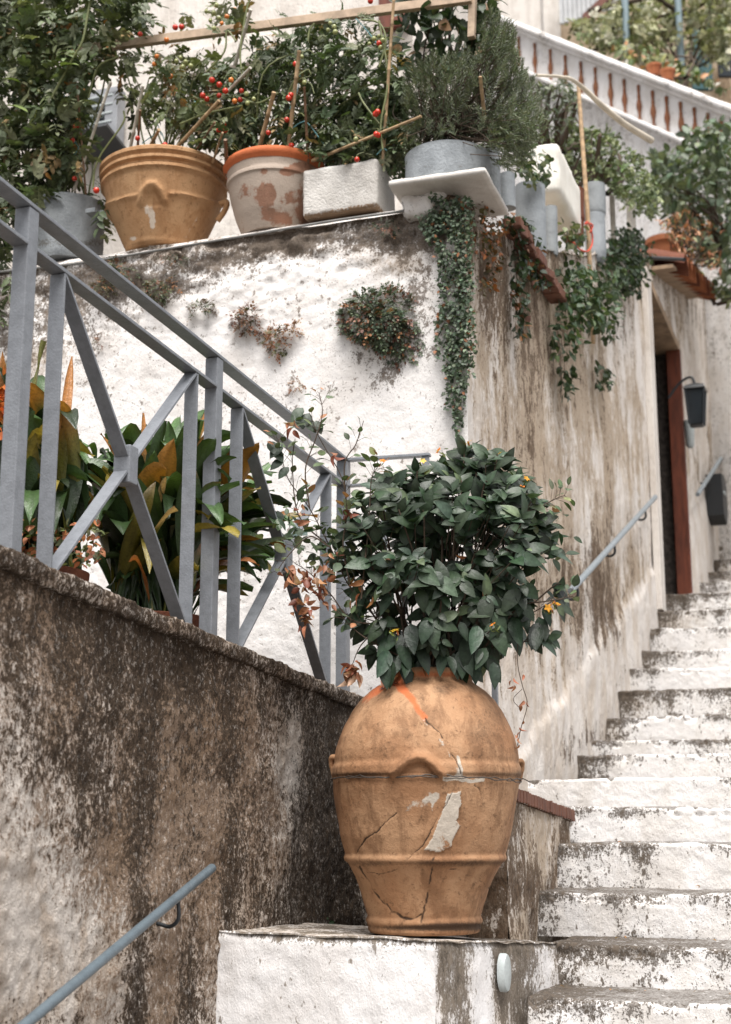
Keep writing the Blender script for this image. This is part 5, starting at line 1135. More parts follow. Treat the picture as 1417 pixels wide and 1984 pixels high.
vines(rs, 28, [(450, 100), (760, 60), (770, 250), (460, 260)], D_WW, D_WW+.4, .005, M['greenstem'], t3, PD(531, 315, D_WW+.20))
fruit(t3, [(573, 124), (564, 184), (566, 190), (556, 232), (520, 257), (565, 282), (735, 84), (728, 221), (732, 217), (729, 260), (733, 262), (692, 309), (718, 2), (560, 190)], .0140)
fruit(t3, [(640, 45), (648, 52), (636, 58), (650, 62), (735, 70), (742, 78), (725, 75), (738, 92), (716, 85), (585, 110), (690, 270), (590, 160)], .0115, 'tomatogreen')
mb = MB()
for L in [[(735, 240), (705, 200), (695, 180)], [(610, 45), (600, 60), (597, 80)], [(735, 130), (748, 80), (735, 45), (700, 38)], [(735, 40), (752, 150), (738, 240), (742, 290)], [(470, 150), (466, 100), (478, 20), (488, -10)], [(458, 80), (440, 60), (435, 100), (400, 140)], [(470, 190), (500, 200), (540, 180)], [(350, 240), (400, 220), (470, 205)], [(180, 365), (190, 310), (238, 240), (240, 215)], [(172, 190), (190, 130), (230, 110)]]:
    mb.tube(smoothpath([PD(x, y, D_WW-.02) for x, y in L], 5), .0042, 6)
mb.make('vines', M['greenstem'], t3)
# dark broad-leaved climber behind the rosemary
t4 = thing('leafy_climber', PD(860, 240, D_WW+.5), 'dark broad-leaved climber behind the top of the rosemary', 'climber')
P = volume(rs, [([(770, -30), (960, -30), (965, 60), (930, 120), (800, 150), (770, 80)], 420)], D_WW+.15, D_WW+.55, thr=.42, seed=14)
foliage('foliage', rs, P, leaf_tmpl(5, .6, .2, .3), .05, .09, (.04, .062, .03), M['leaf'], t4, alt=[(.12, .13, .06), (.3, .18, .1)], p=.1)
vines(rs, 12, [(780, 0), (950, 0), (940, 120), (800, 120)], D_WW+.2, D_WW+.5, .005, M['bark'], t4, PD(860, 240, D_WW+.4))
# rosemary: upright shoots clothed in needles
ros = thing('rosemary_bush', tubc+Z*.1, 'large grey-green rosemary bush in the tub on the marble slab', 'rosemary')
base = PD(867, 262, float(tubc@D)); mb = MB(); NP = []; NF = []; NU = []; NS = []
regs = [([(790, 110), (850, 90), (990, 70), (1040, 150), (1068, 230), (1050, 290), (1000, 300), (960, 250), (900, 235), (810, 240), (770, 180)], 760), ([(950, 240), (1050, 230), (1040, 300), (1000, 340), (975, 290)], 130), ([(760, 230), (830, 240), (815, 290), (780, 345), (770, 290)], 60), ([(830, 232), (870, 232), (860, 262), (835, 265)], 26), ([(940, 0), (1000, 40), (1010, 100), (940, 100)], 110)]
for pts, n in regs:
    for (x, y) in in_poly(rs, pts, n):
        d_ = float(tubc@D)+rs.uniform(-.20, .32); tip = PD(x, y, d_); bs_ = base+np.array([rs.uniform(-.12, .12), rs.uniform(-.1, .12), 0])
        dr_ = unit(unit(tip-bs_)*.6+Z*rs.uniform(.3, 1.1)*(1 if y < 235 else -.3)+rs.normal(size=3)*.25); L = rs.uniform(.06, .13); p0 = tip-dr_*L
        if rs.rand() < .25: mb.tube(smoothpath([bs_, (bs_+p0)/2+rs.normal(size=3)*.02, p0], 3), .0018, 4, cap=False)
        m_ = 32; a_ = unit(np.cross(dr_, rs.normal(size=3))); b_ = np.cross(dr_, a_)
        for j in range(m_):
            t = j/m_; q = 2.4*j; o_ = math.cos(q)*a_+math.sin(q)*b_; NP.append(p0+dr_*L*t); NF.append(dr_*(.7+.5*t)+o_); NU.append(o_+Z*.4); NS.append(.020*(1.1-.5*t)*rs.uniform(.7, 1.3))
mb.make('stems', M['bark'], ros)
nV = np.array([(-.09, 0, 0), (.09, 0, 0), (.07, .7, -.03), (0, 1, -.06), (-.07, .7, -.03)]); nF = np.array([[0, 1, 2, 4], [4, 2, 3, 3]]); nF = np.array([[0, 1, 2, 4]])
nV = np.array([(-.11, 0, 0), (.11, 0, 0), (.06, 1, -.05), (0, 0, 0), (-.06, 1, -.05)])
NP = np.array(NP); tt_ = tints(rs, len(NP), (.135, .155, .095), .4); tone = fbm(NP, 7, 3, 5)[:, None]; tt_ = tt_*(.55+.9*tone)  # needle tone varies at random over the bush
scatter('needles', (nV, nF), NP, np.array(NF), np.array(NU), np.array(NS), tt_, M['leafmatte'], ros)

# plants on the white wall
_ts = {}
def tuft(x, y, rx, ry, n, label, tint, alt, p, s0=.018, s1=.035, name='fern_tuft', cat='fern', d=D_WW, plane='d', depth=.07, tm=None, grp=None):
    c_ = PD(x, y, d) if plane == 'd' else PE(x, y, d); nrm = -D if plane == 'd' else E
    root = thing(name, c_, label, cat, grp); P = []; fw = []
    sub_ = [(rs.uniform(-.55, .55), rs.uniform(-.5, .5), rs.uniform(.35, .62)) for _ in range(7)]
    for i_ in range(n):
        sx_, sy_, sr_ = sub_[i_ % 7]; q = rs.uniform(0, 2*math.pi); r_0 = math.sqrt(rs.rand())*sr_*1.15; ax_, ay_ = sx_+r_0*math.cos(q), sy_+r_0*math.sin(q)*1.1; q = math.atan2(ay_, ax_); r = math.hypot(ax_, ay_); r_unused = math.sqrt(rs.rand())*(1+.10*math.sin(3*q+x)+.12*math.sin(5*q+y)+.1*math.sin(9*q)); h = max(0, 1-r*r*.8)*depth*rs.uniform(.1, 1)
        uu, vv = x+rx*r*math.cos(q), y+ry*r*math.sin(q); b_ = PD(uu, vv, d) if plane == 'd' else PE(uu, vv, d); P.append(b_+nrm*(h-.004)); fw.append(unit(b_-c_)*.7+nrm*.5-Z*.35)
    P = np.array(P); fw = np.array(fw)+rs.normal(size=P.shape)*.5
    scatter('fronds', tm or TMs, P, fw, unit(nrm*.7+Z*.8+rs.normal(size=P.shape)*.35), rs.uniform(s0, s1, n), tints(rs, n, tint, .4, alt, p), M['leafmatte'], root); return root
TMs = compound(5, 1., .6, 5, .2, 2)
RB = [(.20, .085, .05), (.28, .13, .06), (.14, .06, .04)]
tuft(738, 628, 74, 68, 900, 'largest green fern cushion on the white wall, brown beneath', (.075, .10, .06), RB+[(.12, .15, .09)]*2, .42, .022, .044, depth=.10)
tuft(485, 622, 36, 30, 150, 'rust-brown fern clump, upper left of the pair on the white wall', (.16, .085, .055), RB+[(.07, .08, .04)], .6)
tuft(540, 665, 24, 32, 120, 'rust-orange fern clump hanging lowest of the brown pair', (.26, .11, .045), [(.10, .10, .04)], .3); tuft(572, 638, 14, 14, 30, 'little rust tuft above right of the brown clumps', (.24, .12, .05), RB, .4)
tuft(393, 606, 28, 22, 70, 'small brown tuft left of the railing upper rail, mid wall', (.13, .09, .055), [(.07, .09, .04)], .4); tuft(312, 566, 34, 26, 130, 'green tuft seen between the two sloping rails', (.075, .085, .04), RB, .25)
tuft(235, 526, 40, 22, 130, 'green tuft under the cable below the ochre basin', (.07, .085, .04), RB, .3, d=D_WW-.01); tuft(205, 560, 22, 18, 50, 'mixed green and rust tuft below the cable tuft', (.10, .09, .045), RB, .4)
tuft(580, 750, 18, 12, 34, 'tiny brown tuft low on the white wall above the railing', (.2, .12, .06), RB, .4, .012, .022); tuft(200, 665, 10, 22, 26, 'tiny dry tuft on the white wall at left between posts', (.12, .09, .06), RB, .4, .012, .022)
tuft(340, 505, 40, 12, 60, 'thin moss under the cable at left', (.08, .08, .05), RB, .3, .012, .024, name='moss', cat='moss'); tuft(748, 445, 26, 16, 60, 'dark moss patch below the concrete trough', (.05, .06, .035), RB, .4, .014, .026, name='moss', cat='moss')
# ivy column at the corner
def clump(name, label, regs, d, plane, tint, s0, s1, alt=None, p=.1, tm=None, thr=.38, cat='creeper', nrm=None, depth=.05, seed=2, m='leafmatte', clumpf=20, stems=0):
    P = []; 
    for pts, n in regs:
        U = in_poly(rs, pts, n*2); Q = np.array([(PD(x, y, d) if plane == 'd' else PE(x, y, d)) for x, y in U]); ok = fbm(Q, clumpf, 3, seed) > thr; Q = Q[ok][:n]; P.append(Q)
    P = np.concatenate(P); nv = -D if plane == 'd' else E; P = P+nv*rs.uniform(0, depth, len(P))[:, None]
    root = thing(name, P.mean(0), label, cat)
    if stems:
        mb = MB()
        for k in range(stems):
            a_, b_ = P[rs.randint(len(P))], P[rs.randint(len(P))]; mb.tube(smoothpath([a_, (a_+b_)/2-Z*.03, b_], 4), .0025, 4)
        mb.make('stems', M['bark'], root)
    scatter('foliage', tm or leaf_tmpl(3, .8, .2, .2), P, unit(nv*.4-Z*.6+rs.normal(size=P.shape)*.7), unit(nv*.8+Z*.7+rs.normal(size=P.shape)*.35), rs.uniform(s0, s1, len(P)), tints(rs, len(P), tint, .4, alt, p), M[m], root)
    return root
clump('hanging_creeper', 'narrow green creeper trailing down the corner of the white wall', [([(838, 385), (918, 385), (922, 520), (918, 600), (912, 720), (896, 826), (884, 810), (866, 700), (856, 560), (850, 500)], 2400), ([(812, 425), (850, 415), (862, 470), (835, 480)], 190), ([(858, 560), (846, 640), (852, 720), (862, 640)], 90), ([(915, 560), (926, 650), (920, 740), (910, 700)], 110), ([(884, 790), (893, 790), (894, 872), (889, 880)], 60), ([(870, 700), (866, 790), (872, 800), (876, 720)], 60)], D_WW-.005, 'd',
      (.075, .105, .065), .012, .022, [(.16, .20, .13), (.12, .16, .09), (.22, .09, .04)], .16, thr=.33, depth=.055)
clump('rust_creeper', 'rusty red creeper in the angle under the outer end of the marble slab', [([(915, 385), (960, 400), (965, 470), (945, 560), (918, 600), (915, 450)], 330)], E_RW-.0, 'e', (.10, .08, .04), .016, .032, [(.34, .12, .04), (.2, .1, .05)], .5, thr=.42)
clump('stair_side_ivy', 'dark ivy patch left of the broken brick ledge', [([(962, 405), (1010, 430), (1050, 520), (1060, 560), (1020, 560), (985, 470)], 380), ([(985, 500), (1012, 520), (1010, 650), (992, 660), (984, 600)], 150)], E_RW+.01, 'e', (.035, .055, .028), .025, .045, RB, .18, thr=.42)
clump('stair_side_ivy', 'bright green ivy mass hanging round the foot of the long cane', [([(1075, 510), (1110, 530), (1185, 525), (1180, 590), (1155, 645), (1120, 645), (1080, 630), (1066, 670), (1070, 560)], 800), ([(1060, 650), (1085, 650), (1085, 690), (1072, 700)], 50)], E_RW+.01, 'e', (.045, .075, .035), .030, .055, [(.10, .14, .06)], .2, thr=.40, depth=.14)
clump('stair_side_ivy', 'dense dark ivy hanging right of the stacked grey pots', [([(1175, 440), (1210, 445), (1236, 480), (1232, 530), (1210, 575), (1190, 570), (1155, 520)], 850)], E_RW+.0, 'e', (.030, .050, .024), .030, .052, [(.07, .10, .04)], .15, thr=.38, depth=.12)
clump('wall_weed', 'small weed hanging on the streaked wall below the ivy, left one', [([(1082, 712), (1105, 715), (1095, 745), (1090, 775), (1084, 770)], 60)], E_RW+.01, 'e', (.04, .065, .03), .03, .05, thr=.2)
clump('wall_weed', 'small weed hanging on the streaked wall below the long cane', [([(1148, 705), (1175, 720), (1170, 750), (1158, 768), (1150, 740)], 70), ([(1160, 640), (1185, 655), (1170, 665)], 20)], E_RW+.01, 'e', (.04, .065, .03), .03, .05, thr=.2)
clump('low_weed', 'little green weed at the foot of the dark wall behind the jar', [([(612, 1768), (655, 1770), (660, 1798), (615, 1798)], 16)], D_WW-.45, 'd', (.03, .06, .025), .03, .055, thr=.1)
# weeds on the polystyrene box and cylinders
clump('trailing_weed', 'light trailing plant over the polystyrene box and cylinders', [([(975, 280), (1030, 300), (1050, 340), (1030, 370), (1000, 350), (980, 320)], 170), ([(1075, 430), (1110, 440), (1110, 500), (1085, 500)], 90)], E_RW-.02, 'e', (.05, .075, .035), .03, .05, [(.16, .18, .09)], .3, thr=.35, depth=.08)

# shrubs further up the steps
def shrubvol(name, label, regs, Y0, Y1, tint, s0, s1, alt, p, tm=None, thr=.42, m='leafmatte', stems=14, foot=None, clumpf=4, cat='shrub', sr=.02, sn=.12):
    P = volume(rs, regs, Y0, Y1, 'y', clumpf, thr, seed=17); root = thing(name, foot if foot is not None else P.mean(0), label, cat)
    foliage('foliage', rs, P, tm or leaf_tmpl(4, .55, .2, .25), s0, s1, tint, M[m], root, alt=alt, p=p)
    mb = MB(); c0 = foot if foot is not None else P[P[:, 2].argmin()]
    for k in range(stems):
        t_ = P[rs.randint(len(P))]; q = smoothpath([c0+rs.normal(size=3)*.05*np.array([1, 1, 0]), (c0+t_)/2+rs.normal(size=3)*sn, t_], 4); mb.tube(q, np.linspace(sr, .004, len(q)), 5, cap=False)
    mb.make('stems', M['bark'], root); return root
shrubvol('pelargonium', 'yellow-green leafy plant growing out of the pots beside the curved pipe', [([(1050, 265), (1110, 245), (1180, 255), (1235, 290), (1275, 360), (1270, 420), (1215, 400), (1180, 360), (1120, 355), (1080, 320)], 1500)], 8.3, 9.3, (.13, .165, .075), .024, .052, [(.24, .27, .13), (.08, .11, .05)], .4, compound(5, 1.4, .7, 6, .2, 3), thr=.40, foot=PY(1155, 372, 8.6), cat='plant')
shrubvol('rosemary_bush', 'grey-green bush behind the rosemary, under the balustrade', [([(1040, 170), (1100, 150), (1125, 200), (1105, 250), (1060, 260)], 500)], 8.2, 9.2, (.085, .105, .07), .035, .07, [(.15, .17, .11)], .3, leaf_tmpl(3, .25, .2, .1), foot=PY(1075, 300, 8.6))
shrubvol('citrus_shrub', 'large dark glossy shrub filling the right edge above the planters', [([(1330, 260), (1380, 230), (1440, 250), (1460, 540), (1400, 530), (1330, 480), (1290, 420), (1300, 330)], 1350), ([(1265, 300), (1300, 290), (1320, 340), (1300, 400), (1265, 380)], 260)], 11.0, 12.9, (.065, .09, .05), .07, .125, [(.17, .20, .12), (.11, .14, .08)], .4, thr=.44, m='leaf', foot=PY(1390, 500, 12.4), stems=26, clumpf=3)
shrubvol('dry_weeds', 'rust-coloured dry weeds behind the orange planters', [([(1275, 430), (1330, 400), (1400, 440), (1400, 520), (1360, 530), (1310, 480)], 320)], 10.6, 11.4, (.30, .13, .06), .04, .085, [(.14, .15, .06), (.42, .22, .12)], .45, leaf_tmpl(3, .25, .2, .3), foot=PY(1330, 500, 11.2), stems=40, cat='weeds', thr=.4, sr=.006, sn=.03)
shrubvol('low_shrub', 'small green plant on the wall right of the tiled hood', [([(1370, 545), (1420, 520), (1430, 590), (1400, 590)], 160)], 12.3, 12.9, (.10, .13, .06), .05, .08, [(.2, .22, .1)], .3, foot=PY(1395, 590, 12.6), stems=4)

# ------------------------------------------------------------------ aspidistra behind the railing
def strap(rs, base, tip, lift, w, n=12):
    b = np.asarray(base); t = np.asarray(tip); c_ = b*.45+t*.55+Z*lift; V = []; side0 = None
    for i in range(n+1):
        s = i/n; p = b*(1-s)**2+2*c_*s*(1-s)+t*s*s; tg = unit(2*(1-s)*(c_-b)+2*s*(t-c_)); sd = unit(np.cross(tg, Z)+1e-6)
        if side0 is None: side0 = sd; tw = rs.uniform(-.7, .7)
        ang = tw*s; up = np.cross(sd, tg); sd2 = sd*math.cos(ang)+up*math.sin(ang); up2 = np.cross(sd2, tg)
        ww = w*.5*max(.06, math.sin(math.pi*min(1, max(0, (s-.18)/.82))**.8)**.8 if s > .18 else .06)
        if i == n: ww = .001
        wav = .010*math.sin(s*9+tw*7)
        V += [p-sd2*ww+up2*(ww*.35+wav), p-sd2*ww*.5+up2*ww*.08, p, p+sd2*ww*.5+up2*ww*.08, p+sd2*ww+up2*(ww*.35-wav)]
    F = [(i*5+j, i*5+j+1, i*5+5+j+1, i*5+5+j) for i in range(n) for j in range(4)]
    return np.array(V), np.array(F)
def strapmat():
    t = NT('aspidistra_leaf'); _, _, _, c = t.attr(); o = t.co(); n = t.noise(t.co((1, 1, 1)), 120, 3, .6); b = t.noise(o, 14, 4, .6)
    cc = t.mix(t.ma('MULTIPLY', t.sst(n, .4, .7), .3), c, (.01, .01, .005)); t.col(cc); t.rough(.36); t.bump(n, .002)
    tr = t.n('ShaderNodeBsdfTranslucent'); t.l(t.mix(1., cc, (1.4, 1.3, .5), 'MULTIPLY'), tr.inputs[0]); ms = t.n('ShaderNodeMixShader'); ms.inputs[0].default_value = .15
    t.l(t.b.outputs[0], ms.inputs[1]); t.l(tr.outputs[0], ms.inputs[2]); t.l(ms.outputs[0], t.out.inputs[0]); return t.m
M['strap'] = strapmat()
def straps(name, label, base, tips, m=None, w=(.06, .10), autumn=.26, special=()):
    root = thing(name, base, label, 'aspidistra'); VV = []; FF = []; CC = []; off = 0
    lst = [(t, None) for t in tips]+list(special)
    for t, sp in lst:
        b = base+np.array([rs.uniform(-.13, .13), rs.uniform(-.10, .10), 0]); V, F = strap(rs, b, t, sp[0] if sp else rs.uniform(.08, .42), sp[1] if sp else rs.uniform(*w)); s = np.repeat(np.linspace(0, 1, 13), 5)[:, None]
        c0 = np.array((.028, .052, .018))*rs.uniform(.4, 2.8); r = rs.rand()
        if sp: c0 = np.array(sp[2]); c1 = np.array(sp[3]); s0 = sp[4]
        elif r < autumn*.35: c0 = np.array((.15, .15, .03)); c1 = np.array((.42, .20, .05)); s0 = .45
        elif r < autumn*.7: c1 = np.array((.36, .16, .07)); s0 = .85
        elif r < autumn: c0 = np.array((.05, .07, .015)); c1 = np.array((.30, .24, .05)); s0 = .5
        else: c1 = c0*1.3; s0 = .5
        wob = fbm(V, 25, 3, 3)[:, None]; k = sstep(s+(wob-.5)*.5, s0, s0+.22); c = c0*(1-k)+c1*k
        ln = np.tile(np.array([.8, 1.15, .9, 1.15, .8]), 13)[:, None]; CC.append(c*ln*(.75+.5*wob)); VV.append(V); FF.append(F+off); off += len(V)
    obj('leaves', np.concatenate(VV), np.concatenate(FF), M['strap'], root, paint=np.concatenate(CC)); return root
rs = np.random.RandomState(77)
bA = PY(292, 1194, 4.35); bB = PY(60, 1110, 4.05); bC = PY(285, 1215, 4.7)
def tipsin(pts, n, y0, y1): return [PY(x, y, rs.uniform(y0, y1)) for x, y in in_poly(rs, pts, n)]
Og = (.44, .19, .055); Tn = (.55, .38, .22); Yg = (.16, .15, .03)
straps('aspidistra', 'broad-leaved aspidistra with browned tips in the terracotta planter behind the crossed bars', bA, tipsin([(250, 830), (330, 800), (420, 790), (470, 860), (500, 960), (450, 1080), (380, 1130), (250, 1140), (140, 1060), (110, 950), (150, 850)], 185, 4.05, 4.8)+tipsin([(200, 930), (430, 930), (430, 1150), (200, 1150)], 60, 4.2, 4.7),
       special=[(PY(342, 985, 4.0), (.10, .05, Yg, Tn, .6)), (PY(250, 1088, 4.0), (.12, .016, (.35, .14, .05), (.45, .16, .05), .3)), (PY(322, 925, 4.05), (.12, .02, Og, Tn, .3)), (PY(278, 800, 4.3), (.08, .05, (.03, .05, .015), Og, .6)), (PY(402, 800, 4.5), (.05, .06, (.10, .11, .02), Og, .75)),
                (PY(302, 935, 4.0), (.08, .055, Yg, (.6, .5, .35), .7)), (PY(195, 840, 4.2), (.10, .09, Yg, Og, .45)), (PY(120, 905, 4.15), (.13, .07, Yg, (.5, .3, .1), .4)), (PY(130, 870, 4.2), (.16, .05, Yg, (.6, .45, .2), .3))])
pl = MB().lathe((bA[0], bA[1], 0), [(.13, .30), (.15, .45), (.165, bA[2]-.05), (.178, bA[2]-.045), (.182, bA[2]-.012), (.176, bA[2]-.008), (.160, bA[2]-.010), (.155, bA[2]-.05)], 48)
r_ = thing('terracotta_planter', (bA[0], bA[1], .3), 'terracotta planter low behind the railing under the aspidistra', 'planter'); pl.make('body', M['terradark'], r_, paint=np.zeros((len(pl.V), 3))); MB().lathe((bA[0], bA[1], 0), [(.01, bA[2]-.04), (.157, bA[2]-.045)], 32).make('soil', M['soil'], r_)
straps('aspidistra', 'sprawling aspidistra with orange and yellow leaves at the left edge', bB, tipsin([(-60, 700), (0, 690), (90, 740), (150, 830), (200, 880), (180, 960), (100, 1060), (-60, 1060)], 95, 3.75, 4.4)+tipsin([(-20, 880), (180, 880), (180, 1080), (-20, 1080)], 50, 3.9, 4.4), autumn=.75,
       special=[(PY(140, 690, 4.1), (.05, .035, (.4, .2, .06), Og, .4)), (PY(5, 680, 3.9), (.05, .09, Yg, Og, .5)), (PY(30, 720, 4.0), (.05, .08, (.35, .30, .12), Og, .6)), (PY(85, 660, 4.2), (.02, .08, (.04, .06, .015), (.15, .15, .03), .6)), (PY(60, 745, 3.95), (.05, .10, (.25, .2, .06), Og, .75)), (PY(-10, 800, 3.9), (.1, .08, Yg, Og, .4))])
straps('aspidistra', 'aspidistra with one big yellow and orange leaf, right of the second post', bC, tipsin([(430, 840), (500, 850), (560, 950), (600, 1050), (560, 1120), (470, 1150), (430, 1000)], 60, 4.45, 5.0)+tipsin([(440, 980), (550, 1000), (540, 1130), (440, 1130)], 30, 4.5, 4.9),
       special=[(PY(503, 862, 4.4), (.16, .13, (.09, .085, .015), (.30, .14, .025), .35)), (PY(506, 945, 4.42), (.14, .11, (.07, .08, .015), (.4, .32, .1), .8)), (PY(503, 1096, 4.4), (.18, .055, (.30, .12, .05), (.42, .17, .07), .3)), (PY(596, 1032, 4.5), (.09, .075, (.10, .15, .14), (.13, .19, .18), .5)),
                (PY(616, 1000, 4.7), (.20, .05, Yg, Og, .8)), (PY(482, 1155, 4.5), (.12, .04, (.05, .06, .02), (.2, .17, .05), .5))])
rt = MB().lathe((bC[0]+.0, bC[1], 0), [(.12, .30), (.15, bC[2]-.03), (.165, bC[2]-.028), (.168, bC[2]), (.15, bC[2]), (.145, bC[2]-.03), (.005, bC[2]-.03)], 40); r_ = thing('terracotta_planter', (bC[0], bC[1], .3), 'second terracotta pot hidden close behind the planter with the browned aspidistra', 'planter'); rt.make('body', M['terradark'], r_, paint=np.zeros((len(rt.V), 3)))
rt = MB().lathe((bB[0]+.0, bB[1], 0), [(.12, .30), (.15, bB[2]-.03), (.165, bB[2]-.028), (.168, bB[2]), (.15, bB[2]), (.145, bB[2]-.03), (.005, bB[2]-.03)], 40); r_ = thing('terracotta_planter', (bB[0], bB[1], .3), 'terracotta pot behind the railing at the far left', 'planter'); rt.make('body', M['terradark'], r_, paint=np.zeros((len(rt.V), 3)))
fl = shrubvol('withered_plant', 'withered small-leaved plant between the first post and the next bar', [([(20, 1000), (110, 1020), (190, 1000), (200, 1090), (110, 1100), (20, 1070)], 330)], 3.75, 3.95, (.09, .10, .04), .014, .030, [(.40, .15, .06), (.28, .09, .04)], .5, foot=PY(70, 1120, 3.9), stems=0, thr=.35, clumpf=14, cat='plant')
bl_ = np.array([PY(rs.normal(4, 9), rs.normal(780, 22), 3.75) for _ in range(46)]); blr = thing('blossom_head', bl_.mean(0), 'orange-red blossom cluster at the left edge behind the railing', 'blossom'); scatter('petals', leaf_tmpl(3, .8, .3, .2), bl_, rnd_dirs(rs, 46, .2), rnd_dirs(rs, 46, .3), rs.uniform(.014, .03, 46), tints(rs, 46, (.5, .13, .035), .35), M['petal'], blr)
# crumbs and fallen petals at the foot of the jar
rs = np.random.RandomState(9)
pl_ = np.array([PZ(rs.uniform(745, 805), rs.uniform(1806, 1812), JZ(4.2)+.006) for _ in range(14)]+[PZ(rs.uniform(640, 700), rs.uniform(1800, 1808), JZ(4.4)+.006) for _ in range(6)])
scatter('fallen_petals', leaf_tmpl(3, .6, .4, .3), pl_, rnd_dirs(rs, len(pl_), .1)*np.array([1, 1, .3]), np.tile([0, 0, 1.], (len(pl_), 1)), rs.uniform(.010, .022, len(pl_)), tints(rs, len(pl_), (.45, .20, .09), .3), M['petal'], None, label='dried petals lying at the foot of the jar', cat='petals', kind='stuff')
pl_ = np.array([ED(rs.uniform(-1., .4), allst[k][0]+rs.uniform(.03, .3), allst[k][1]+.012) for k in rs.randint(12, 18, 60)])
scatter('leaf_litter', leaf_tmpl(3, .5, .4, .3), pl_, rnd_dirs(rs, len(pl_), .0)*np.array([1, 1, .2]), np.tile([0, 0, 1.], (len(pl_), 1)), rs.uniform(.008, .025, len(pl_)), tints(rs, len(pl_), (.30, .15, .07), .5), M['petal'], None, label='scattered dry leaf litter on the lower treads', kind='stuff', cat='leaf litter')

# ------------------------------------------------------------------ buildings and terrace behind
hs = thing('garden_house', ED(-3.2, 7.6, ZTOP), 'pale rendered house behind the tomatoes, with a grey shuttered window', 'house')
def face(name, P0, P1, zb, zt, m, parent, n=60, seed=0, paint=(.0, .2, 0), th=.25, **k):
    """upright sheet between P0 and P1; zb < 0: heights relative to the P0-P1 line, else absolute"""
    P0 = np.asarray(P0, float); P1 = np.asarray(P1, float); nn = unit(np.cross(P1-P0, Z)*np.array([1, 1, 0])); nz = 30
    A, B = np.meshgrid(np.linspace(0, 1, n), np.linspace(0, 1, nz), indexing='ij'); V = P0[None]+(P1-P0)[None]*A.ravel()[:, None]
    V[:, 2] = (zb*B.ravel()+(1-B.ravel())*(V[:, 2]-.64)) if zb < 0 else zb+(zt-zb)*B.ravel()
    f = fbm(V, 2, 4, seed); V = V+nn*((f-.5)*.03)[:, None]; F = gridF(n, nz)
    if np.cross(V[F[0, 1]]-V[F[0, 0]], V[F[0, 3]]-V[F[0, 0]])@(-V[0]) < 0: F = F[:, ::-1]
    return obj(name, V, F, m, parent, paint=np.stack([paint[0]+(f-.5)*.5, paint[1]+(f-.5)*.6, 0*f], 1), **k)
DH = 7.3
EH = float(PD(868, 60, DH)@E); face('wall', ED(-6.5, DH, 0), ED(EH, DH, 0), ZTOP-.1, 7.2, M['facade'], hs); face('side_wall', ED(EH, DH, 0), ED(EH, DH+.8, 0), ZTOP-.1, 7.2, M['facade'], hs)
wn = lambda x, y: PD(x, y, DH-.06)
a_, b_ = wn(150, 300), wn(226, 185); c_ = (a_+b_)/2; W_ = abs((b_-a_)@E); H_ = b_[2]-a_[2]
win = MB()
win.bar(ED((a_@E), DH-.07, a_[2]), ED((a_@E), DH-.07, b_[2]), E, D, .06, .10).bar(ED((b_@E), DH-.07, a_[2]), ED((b_@E), DH-.07, b_[2]), E, D, .09, .10).bar(ED((a_@E)-.03, DH-.07, b_[2]), ED((b_@E)+.045, DH-.07, b_[2]), D, Z, .10, .06).bar(ED((a_@E)-.03, DH-.07, a_[2]), ED((b_@E)+.045, DH-.07, a_[2]), D, Z, .10, .06)
w1 = win.make('window', M['shutter'], hs, bevel=.004, smooth=False)
MB().box(ED((c_@E), DH-.035, c_[2]), E*(W_-.05), D*.02, Z*(H_-.05)).make('pane', M['glassdark'], w1, smooth=False)
sv = MB()
for k in range(5): sv.box(ED((c_@E)+.05, DH-.10, a_[2]+.10+k*.06), E*(W_*.7), D*.05, Z*.012)
sv.make('louvre', M['disc'], w1, smooth=False)
aw = MB().box(ED((c_@E)+.05, DH-.22, a_[2]-.04), E*(W_+.15), D*.3-Z*.06, Z*.02+D*.01); aw.make('awning', M['iron'], hs, smooth=False)
for (x0, x1, y0, y1, m_) in ((345, 530, 66, 150, 'ochre'), (735, 790, -60, 60, 'redwood'), (800, 830, -60, 90, 'facade')):
    p_, q_ = PD(x0, y1, DH-.04), PD(x1, y0, DH-.04); MB().box(ED(((p_+q_)@E)/2, DH-.03, (p_[2]+q_[2])/2), E*((q_-p_)@E), D*.05, Z*(q_[2]-p_[2])).make('panel', M['facade'] if m_ != 'redwood' else M['redwood'], hs, bevel=.006, smooth=False)
# balustrade of the upper terrace
BA = PY(930, 16, 17.8); BB = PY(1417, 205, 13.8); zBt = float(BB[2]); bt = unit(BB-BA); bn = unit(np.cross(bt, Z)); bn = -bn if bn[1] > 0 else bn; LB = np.linalg.norm(BB-BA); bup = np.cross(bt, bn); bup = bup if bup[2] > 0 else -bup
bal = thing('balustrade', BA-Z*1.0, 'white balustrade with slender terracotta balusters along the upper terrace', 'balustrade')
A0 = BA-bt*1.0; A1 = BB+bt*2.2
def bb(name, z, h, w, m, **k):
    z -= zBt
    n = 60; V, F = rough_box((A0+A1)/2+Z*z, (A1-A0), bn*w, bup*h, .08, .012, .02, 4, 5); V = V; f = fbm(V, 3, 4, 6)
    return obj(name, V, F, m, bal, paint=np.stack([(.12 if name == 'coping' else -.05)+(f-.5)*1.2, .1+(f-.5)*.6, 0*f], 1), **k)
bb('coping', zBt-.035, .07, .34, M['step']); bb('moulding', zBt-.10, .07, .24, M['step']); bb('plinth', zBt-.66, .06, .28, M['step']); bb('panel', zBt-.38, .52, .10, M['step'])
nbal = 15
def balpt(x):
    lo, hi_ = 0., LB*1.4
    for _ in range(40):
        mid = (lo+hi_)/2; u0, _v = proj((BA+bt*mid)[None]); lo, hi_ = (mid, hi_) if u0[0] < x else (lo, mid)
    return BA+bt*lo
us = [1012, 1043, 1073, 1102, 1132, 1160, 1189, 1216, 1244, 1271, 1298, 1325, 1352, 1378, 1404, 1430]
